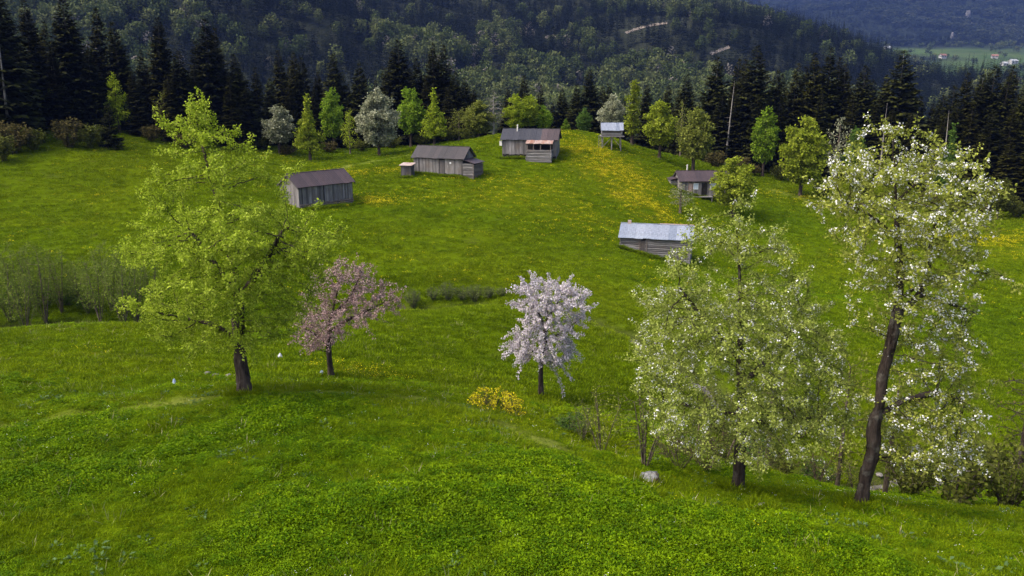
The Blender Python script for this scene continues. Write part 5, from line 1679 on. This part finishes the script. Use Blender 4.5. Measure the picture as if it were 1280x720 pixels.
M['lichen_rock'] = mat_rock('lichen_rock', (.07, .07, .068), (.21, .215, .21), (.06, .034, .016))
M['grey_rock'] = mat_rock('grey_rock', (.09, .085, .08), (.22, .20, .18), (.12, .10, .075))
M['pale_rock'] = mat_rock('pale_rock', (.30, .30, .29), (.55, .55, .54), (.3, .28, .25))
for nm, lab, px, D, s_, mt, sd in (('boulder', 'white lichen-crusted boulder with brown foot in the near grass', 811, 25.2, (.60, .42, .34), 'lichen_rock', 1),
                                    ('flat_stone', 'flat dark grey stone sunk in the grass below the bushy pear tree', 950, 22.8, (.30, .2, .10), 'grey_rock', 2),
                                    ('small_stone', 'small white stone in the grass between boulder and flat stone', 850, 22.9, (.12, .09, .07), 'pale_rock', 3)):
    q = on(px, D)
    thing(nm, lab, 'rock', (q[0], q[1], q[2] + s_[2] * .12), .4 * sd, me=rock_mesh(nm, *s_, 40 + sd, M[mt]))
SK = 0
for k, j in enumerate(list(range(296, 330, 4)) + list(range(345, 375, 7))):
    x, y = STREAM_S[j]; sd = random.choice((-1, 1)) * random.uniform(.35, 1.1)
    x += sd * .6; y += sd
    s_ = random.uniform(.14, .38)
    thing('stream_stone', 'grey stone on the bank of the stream in the hollow', 'rock', (x, y, h1(x, y) + s_ * .15), random.random() * 6, 'stones along the stream', rock_mesh('stream_stone', s_, s_ * .8, s_ * .6, 60 + k, M['grey_rock'], 12))
q = on(272, 38.5)
for k in range(4):
    x, y = q[0] + random.gauss(0, .35), q[1] + random.gauss(0, .2)
    thing('field_stone', 'small brownish stone in the grass behind the lime-green tree trunk', 'rock', (x, y, h1(x, y) + .03), random.random() * 6, 'stones behind the lime-green tree', rock_mesh('field_stone', .2, .16, .1, 90 + k, M['grey_rock'], 12))


def rag_mesh(name, w, d_, h_, seed, mat):
    rng = np.random.default_rng(seed)
    n = 14; u = np.linspace(-1, 1, n)
    X, Y = np.meshgrid(u, u)
    Z = h_ * np.clip(1 - .8 * (X ** 2 + Y ** 2), 0, 1) * (.55 + .9 * vnoise(X * 3 + seed, Y * 3)) + .03 * rng.random((n, n))
    k = 1 + .35 * (vnoise(X * 2 + 9 + seed, Y * 2) - .5)
    V = np.c_[(X * w * k).ravel(), (Y * d_ * k).ravel(), Z.ravel()]
    i = np.arange(n * n).reshape(n, n)
    f = np.stack([i[:-1, :-1], i[:-1, 1:], i[1:, 1:], i[1:, :-1]], -1).reshape(-1, 4)
    V2 = V.copy(); V2[:, 2] -= .02
    e = np.concatenate([i[0], i[1:, -1], i[-1, :-1][::-1], i[1:-1, 0][::-1]]); e2 = np.roll(e, -1)
    side = np.stack([e, e + n * n, e2 + n * n, e2], -1)
    return mesh_np(name, np.concatenate([V, V2]), [f, f[:, ::-1] + n * n, side], [mat], smooth=True)


M['rag_white'] = mat_plain('white_plastic', (.32, .33, .34), rough=.5, var=.12)
M['rag_blue'] = mat_plain('pale_blue_plastic', (.24, .30, .40), rough=.5, var=.12)
for lab, px, D, w, d_, h_, mt, tilt in (('pale blue crumpled plastic bag in the grass beside the lime-green tree', 219, 35.5, .09, .11, .26, 'rag_blue', .5),
                                         ('white crumpled plastic bag in the grass between lime-green and pink trees', 350, 46, .14, .14, .2, 'rag_white', -.4),
                                         ('tiny pale blue plastic scrap in the grass close to the pink tree', 402, 41.5, .1, .1, .2, 'rag_blue', .2)):
    q = on(px, D)
    o = thing('plastic_bag', lab, 'plastic bag', (q[0], q[1], q[2] + .06), px * .1, me=rag_mesh('plastic_bag', w, d_, h_, px, M[mt]))
    o.rotation_euler = (.25, tilt * .5, px * .1)

# water ribbon in the ditch
V = []
for j in range(len(STREAM_S)):
    a = STREAM_S[max(j - 1, 0)]; b = STREAM_S[min(j + 1, len(STREAM_S) - 1)]
    tt = (b - a) / (np.linalg.norm(b - a) + 1e-9); nn = np.array([-tt[1], tt[0]]); w = (.30 + .3 * vnoise(j * .13, 3.0)) * (.45 if 225 < j < 318 else 1)
    zc = min(h1(*STREAM_S[j]), h1(*(STREAM_S[j] + nn * .3)), h1(*(STREAM_S[j] - nn * .3))) + .10
    for s_ in (-1, -.33, .33, 1): V.append((*(STREAM_S[j] + nn * w * s_ * 1.3), zc))
i = np.arange(len(V)).reshape(-1, 4)
f = np.stack([i[:-1, :-1], i[:-1, 1:], i[1:, 1:], i[1:, :-1]], -1).reshape(-1, 4)
m_, nt_, out_ = newmat('stream_water')
ps = geo_pos(nt_); n_ = noise(nt_, 3.0, 5, ps)
cw = ramp(nt_, n_, [(.4, (.04, .036, .028)), (.58, (.11, .10, .085)), (.68, (.28, .27, .26))])
surf(nt_, out_, cw, .45, n_, .8, .08, .3)
o = link('stream', mesh_np('stream', V, [f], [m_], smooth=True), kind='structure'); o['label'] = 'small stream winding through the ditch and hollow'

# ------------------------------------------------------------------ far village
M['house_white'] = mat_plain('white_house_wall', (.34, .335, .32), var=.06, scale=.3)
M['house_roof'] = mat_plain('far_house_roof', (.18, .095, .07), var=.2, scale=.3)
M['house_roof_grey'] = mat_plain('far_house_tin_roof', (.30, .31, .32), var=.1, scale=.3)
for px, py, w, hgt, rm, lab in ((1178, 73, 15, 7, 'house_roof', 'tiny white house with red roof on the far pasture terrace'), (1266, 80, 22, 7, 'house_roof_grey', 'wide pale house with grey roof on the far pasture terrace'),
                                (1255, 82, 12, 5, 'house_roof_grey', 'small white house next to the wide pale house on the far terrace'), (1109, 61, 18, 4, 'house_roof_grey', 'low pale shed high on the far green pasture'),
                                (1243, 73, 14, 6, 'house_roof', 'distant white house among trees above the wide pale house')):
    q = hit(px, py, Hf, 1400, 3400)
    t = thing('village_house', lab, 'house', q, random.uniform(-.4, .4))
    mb = MB(); mb.box(-w / 2, w / 2, -5, 5, -4, hgt); mb.poly([(-w / 2, -5, hgt), (-w / 2, 5, hgt), (-w / 2, 0, hgt + 3.4)]); mb.poly([(w / 2, -5, hgt), (w / 2, 5, hgt), (w / 2, 0, hgt + 3.4)]); mb.build('wall', M['house_white'], t)
    mb = MB()
    for sy in (-1, 1): mb.hexa([(-w / 2 - 1, sy * 6, hgt - .7), (w / 2 + 1, sy * 6, hgt - .7), (w / 2 + 1, 0, hgt + 3.45), (-w / 2 - 1, 0, hgt + 3.45), (-w / 2 - 1, sy * 6, hgt - .3), (w / 2 + 1, sy * 6, hgt - .3), (w / 2 + 1, 0, hgt + 3.9), (-w / 2 - 1, 0, hgt + 3.9)])
    mb.build('roof', M[rm], t)
    for xx in (-w * .25, w * .25):
        mb = MB(); mb.box(xx - .8, xx + .8, -5.12, -5.05, hgt * .35, hgt * .75); mb.build('window', M['interior'], t)
M['cliff'] = mat_rock('pale_cliff', (.08, .08, .08), (.14, .135, .135), (.06, .06, .055))
for k, (px, py, w, hh) in enumerate(((1209, 25, 15, 34), (1214, 34, 7, 22), (1190, 48, 9, 20))):
    q = hit(px, py, Hf, 2500, 5400)
    thing('rock_outcrop', 'pale bare cliff showing through the far forest', 'cliff', q, .3 * k, 'pale cliffs on the far mountain', rock_mesh('rock_outcrop', w, w * .7, hh, 120 + k, M['cliff'], 16))


# ------------------------------------------------------------------ forests on the mountains (uncountable: one mass each)
def leafball(n, rx, rz, z0, size, seed):
    rng = np.random.default_rng(seed)
    v = rvec(n, 0, rng); rr = rng.random((n, 1)) ** .25
    p = v * rr * np.array([rx, rx, rz]) * (.8 + .4 * vnoise(v[:, 0:1] * 2 + 5, v[:, 2:3] * 2 + seed)); p[:, 2] += z0
    V, Fa = diamonds(p, rvec(n, 0, rng), v + rng.normal(size=(n, 3)) * .5, np.full(n, size) * (.6 + .8 * rng.random(n)), np.full(n, size * .8), .2)
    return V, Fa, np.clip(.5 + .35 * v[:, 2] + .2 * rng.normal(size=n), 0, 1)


def with_stem(g, h_, r_):
    V, Fa, S_ = g
    b = len(V)
    sv = np.array([(r_, 0, -2), (-r_ * .5, r_ * .8, -2), (-r_ * .5, -r_ * .8, -2), (0, 0, h_)])
    sf = np.array([(b, b + 1, b + 3, b + 3), (b + 1, b + 2, b + 3, b + 3), (b + 2, b, b + 3, b + 3)])
    return V, Fa, S_, sv


def far_leaf(name, a, b, c, scale):
    """mass colour: varies per tree"""
    m, nt, out = newmat(name)
    rnd = nt.nodes.new('ShaderNodeObjectInfo').outputs['Random']
    col = ramp(nt, rnd, [(0, a), (.5, b), (1, c)])
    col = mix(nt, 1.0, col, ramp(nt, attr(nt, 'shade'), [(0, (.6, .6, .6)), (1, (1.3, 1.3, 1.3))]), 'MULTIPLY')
    leafy(nt, out, col, .2)
    return m


M['far_spruce'] = far_leaf('far_spruce_needles', (.0036, .006, .0032), (.0056, .009, .0046), (.0105, .015, .0065), 1)
M['far_leaf'] = far_leaf('far_spring_leaf', (.032, .046, .013), (.054, .070, .019), (.086, .098, .032), 1)
M['farther_leaf_shaded'] = far_leaf('farther_leaf_cloud_shade', (.014, .020, .010), (.022, .029, .014), (.036, .041, .021), 1)  # darker copy of far_leaf: cloud shadow on the far mountain put into its colour
M['far_bare'] = far_leaf('far_bare_twigs', (.075, .068, .055), (.10, .09, .075), (.12, .11, .095), 1)


def mountain_forest():
    rng = np.random.default_rng(77)
    n = 34000
    y = np.sqrt(rng.random(n) * (1560 ** 2 - 330 ** 2) + 330 ** 2)
    x = (rng.random(n) * 2 - 1) * .80 * y
    z = Hm(x, y); px = col_of(x, y)
    dec = fbm(x, y, 150, 3, 61) + .22 * (fbm(x, y, 40, 2, 62) - .5) + np.clip((900 - y) / 2600, -.1, .16) - np.clip((px - 850) / 1300, 0, .35)
    sparse = np.clip(1 - ((px - 790) / 90) ** 2 - ((y - 900) / 170) ** 2, 0, 1) * .55
    keep = rng.random(n) > sparse
    hsh = rng.random(n)
    for q in road_pts:                                       # open strip on and below the road
        for (rx, ry) in q[::3]:
            dx, dy = x - rx, ry - y
            keep &= ~((np.abs(dx) < 7) & (dy > -6) & (dy < 24) & (hsh > .12))
    x, y, z, dec = x[keep], y[keep], z[keep], dec[keep]; n = len(x)
    isd = rng.random(n) < np.clip((dec - .52) * 7 + .25, .03, .90)
    kinds = np.where(isd, rng.choice([3, 4, 5, 3, 4, 5, 3, 4, 6], n), rng.choice([0, 1, 2], n))
    s_ = np.where(isd, .75 + .6 * rng.random(n), .65 + .6 * rng.random(n))
    protos = [(*conifer_geo(22, 3.3, 400, whorl=1.5, nb=7, spray=2, qw=2.4), M['far_spruce']), (*conifer_geo(20, 2.8, 401, whorl=1.5, nb=7, spray=2, qw=2.4), M['far_spruce']), (*conifer_geo(24, 3.0, 402, whorl=1.7, nb=7, spray=2, qw=2.4, bare=.12), M['far_spruce']),
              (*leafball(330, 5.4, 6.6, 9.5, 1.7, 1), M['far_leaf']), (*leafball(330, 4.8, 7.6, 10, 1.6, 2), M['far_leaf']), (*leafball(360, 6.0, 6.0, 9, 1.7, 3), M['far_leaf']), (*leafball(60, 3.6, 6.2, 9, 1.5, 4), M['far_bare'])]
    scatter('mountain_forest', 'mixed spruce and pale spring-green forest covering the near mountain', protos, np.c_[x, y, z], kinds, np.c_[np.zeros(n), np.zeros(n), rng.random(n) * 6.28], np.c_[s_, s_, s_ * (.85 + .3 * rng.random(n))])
    # far mountain
    n = 22000
    y = np.sqrt(rng.random(n) * (5600 ** 2 - 1500 ** 2) + 1500 ** 2)
    x = (.12 + rng.random(n) * .66) * y
    fld = field_far(x, y)
    keep = rng.random(n) > np.clip(fld * 1.5, 0, .93)
    low = (y < 2500)
    keep &= ~(low & (rng.random(n) < .35))
    x, y, fld, low = x[keep], y[keep], fld[keep], low[keep]; n = len(x)
    m = fbm(x, y, 420, 4, 71) + .3 * (fbm(x, y, 90, 2, 72) - .5)
    isd = rng.random(n) < np.where(low, .8, np.clip((m - .5) * 4 + .35, .05, .8))
    kinds = np.where(isd, rng.choice([2, 3], n), rng.choice([0, 1], n)); s_ = np.where(low, .8, 1.25) * (.7 + .6 * rng.random(n))
    protos = [(*conifer_geo(22, 3.6, 410, whorl=2.2, nb=6, spray=1, qw=3.0), M['far_spruce']), (*conifer_geo(20, 3.4, 411, whorl=2.2, nb=6, spray=1, qw=3.0), M['far_spruce']), (*leafball(70, 7.5, 7, 9, 4.2, 5), M['farther_leaf_shaded']), (*leafball(70, 6.5, 8, 10, 4.0, 6), M['farther_leaf_shaded']), (*leafball(70, 7.5, 7, 9, 4.2, 7), M['far_leaf'])]
    kinds = np.where(low & isd, 4, kinds)
    sx = np.where(low, 1.0, 1.5)
    scatter('far_forest', 'hazy bluish forest covering the distant mountain', protos, np.c_[x, y, Hf(x, y)], kinds, np.c_[np.zeros(n), np.zeros(n), rng.random(n) * 6.28], np.c_[s_ * sx, s_ * sx, s_])


mountain_forest()

# ------------------------------------------------------------------ the air between here and the mountains
mb = MB(); mb.box(-7500, 7500, -60, 7600, -420, 1100)
m_, nt_, out_ = newmat('haze_air')
pv = nt_.nodes.new('ShaderNodeVolumePrincipled')
pv.inputs['Color'].default_value = (.085, .14, .36, 1)
pv.inputs['Density'].default_value = HAZE
pv.inputs['Anisotropy'].default_value = 0.0
nt_.links.new(pv.outputs[0], out_.inputs['Volume'])
o = link('haze', mb.mesh('haze', m_), kind='stuff'); o['label'] = 'thin blue valley haze'
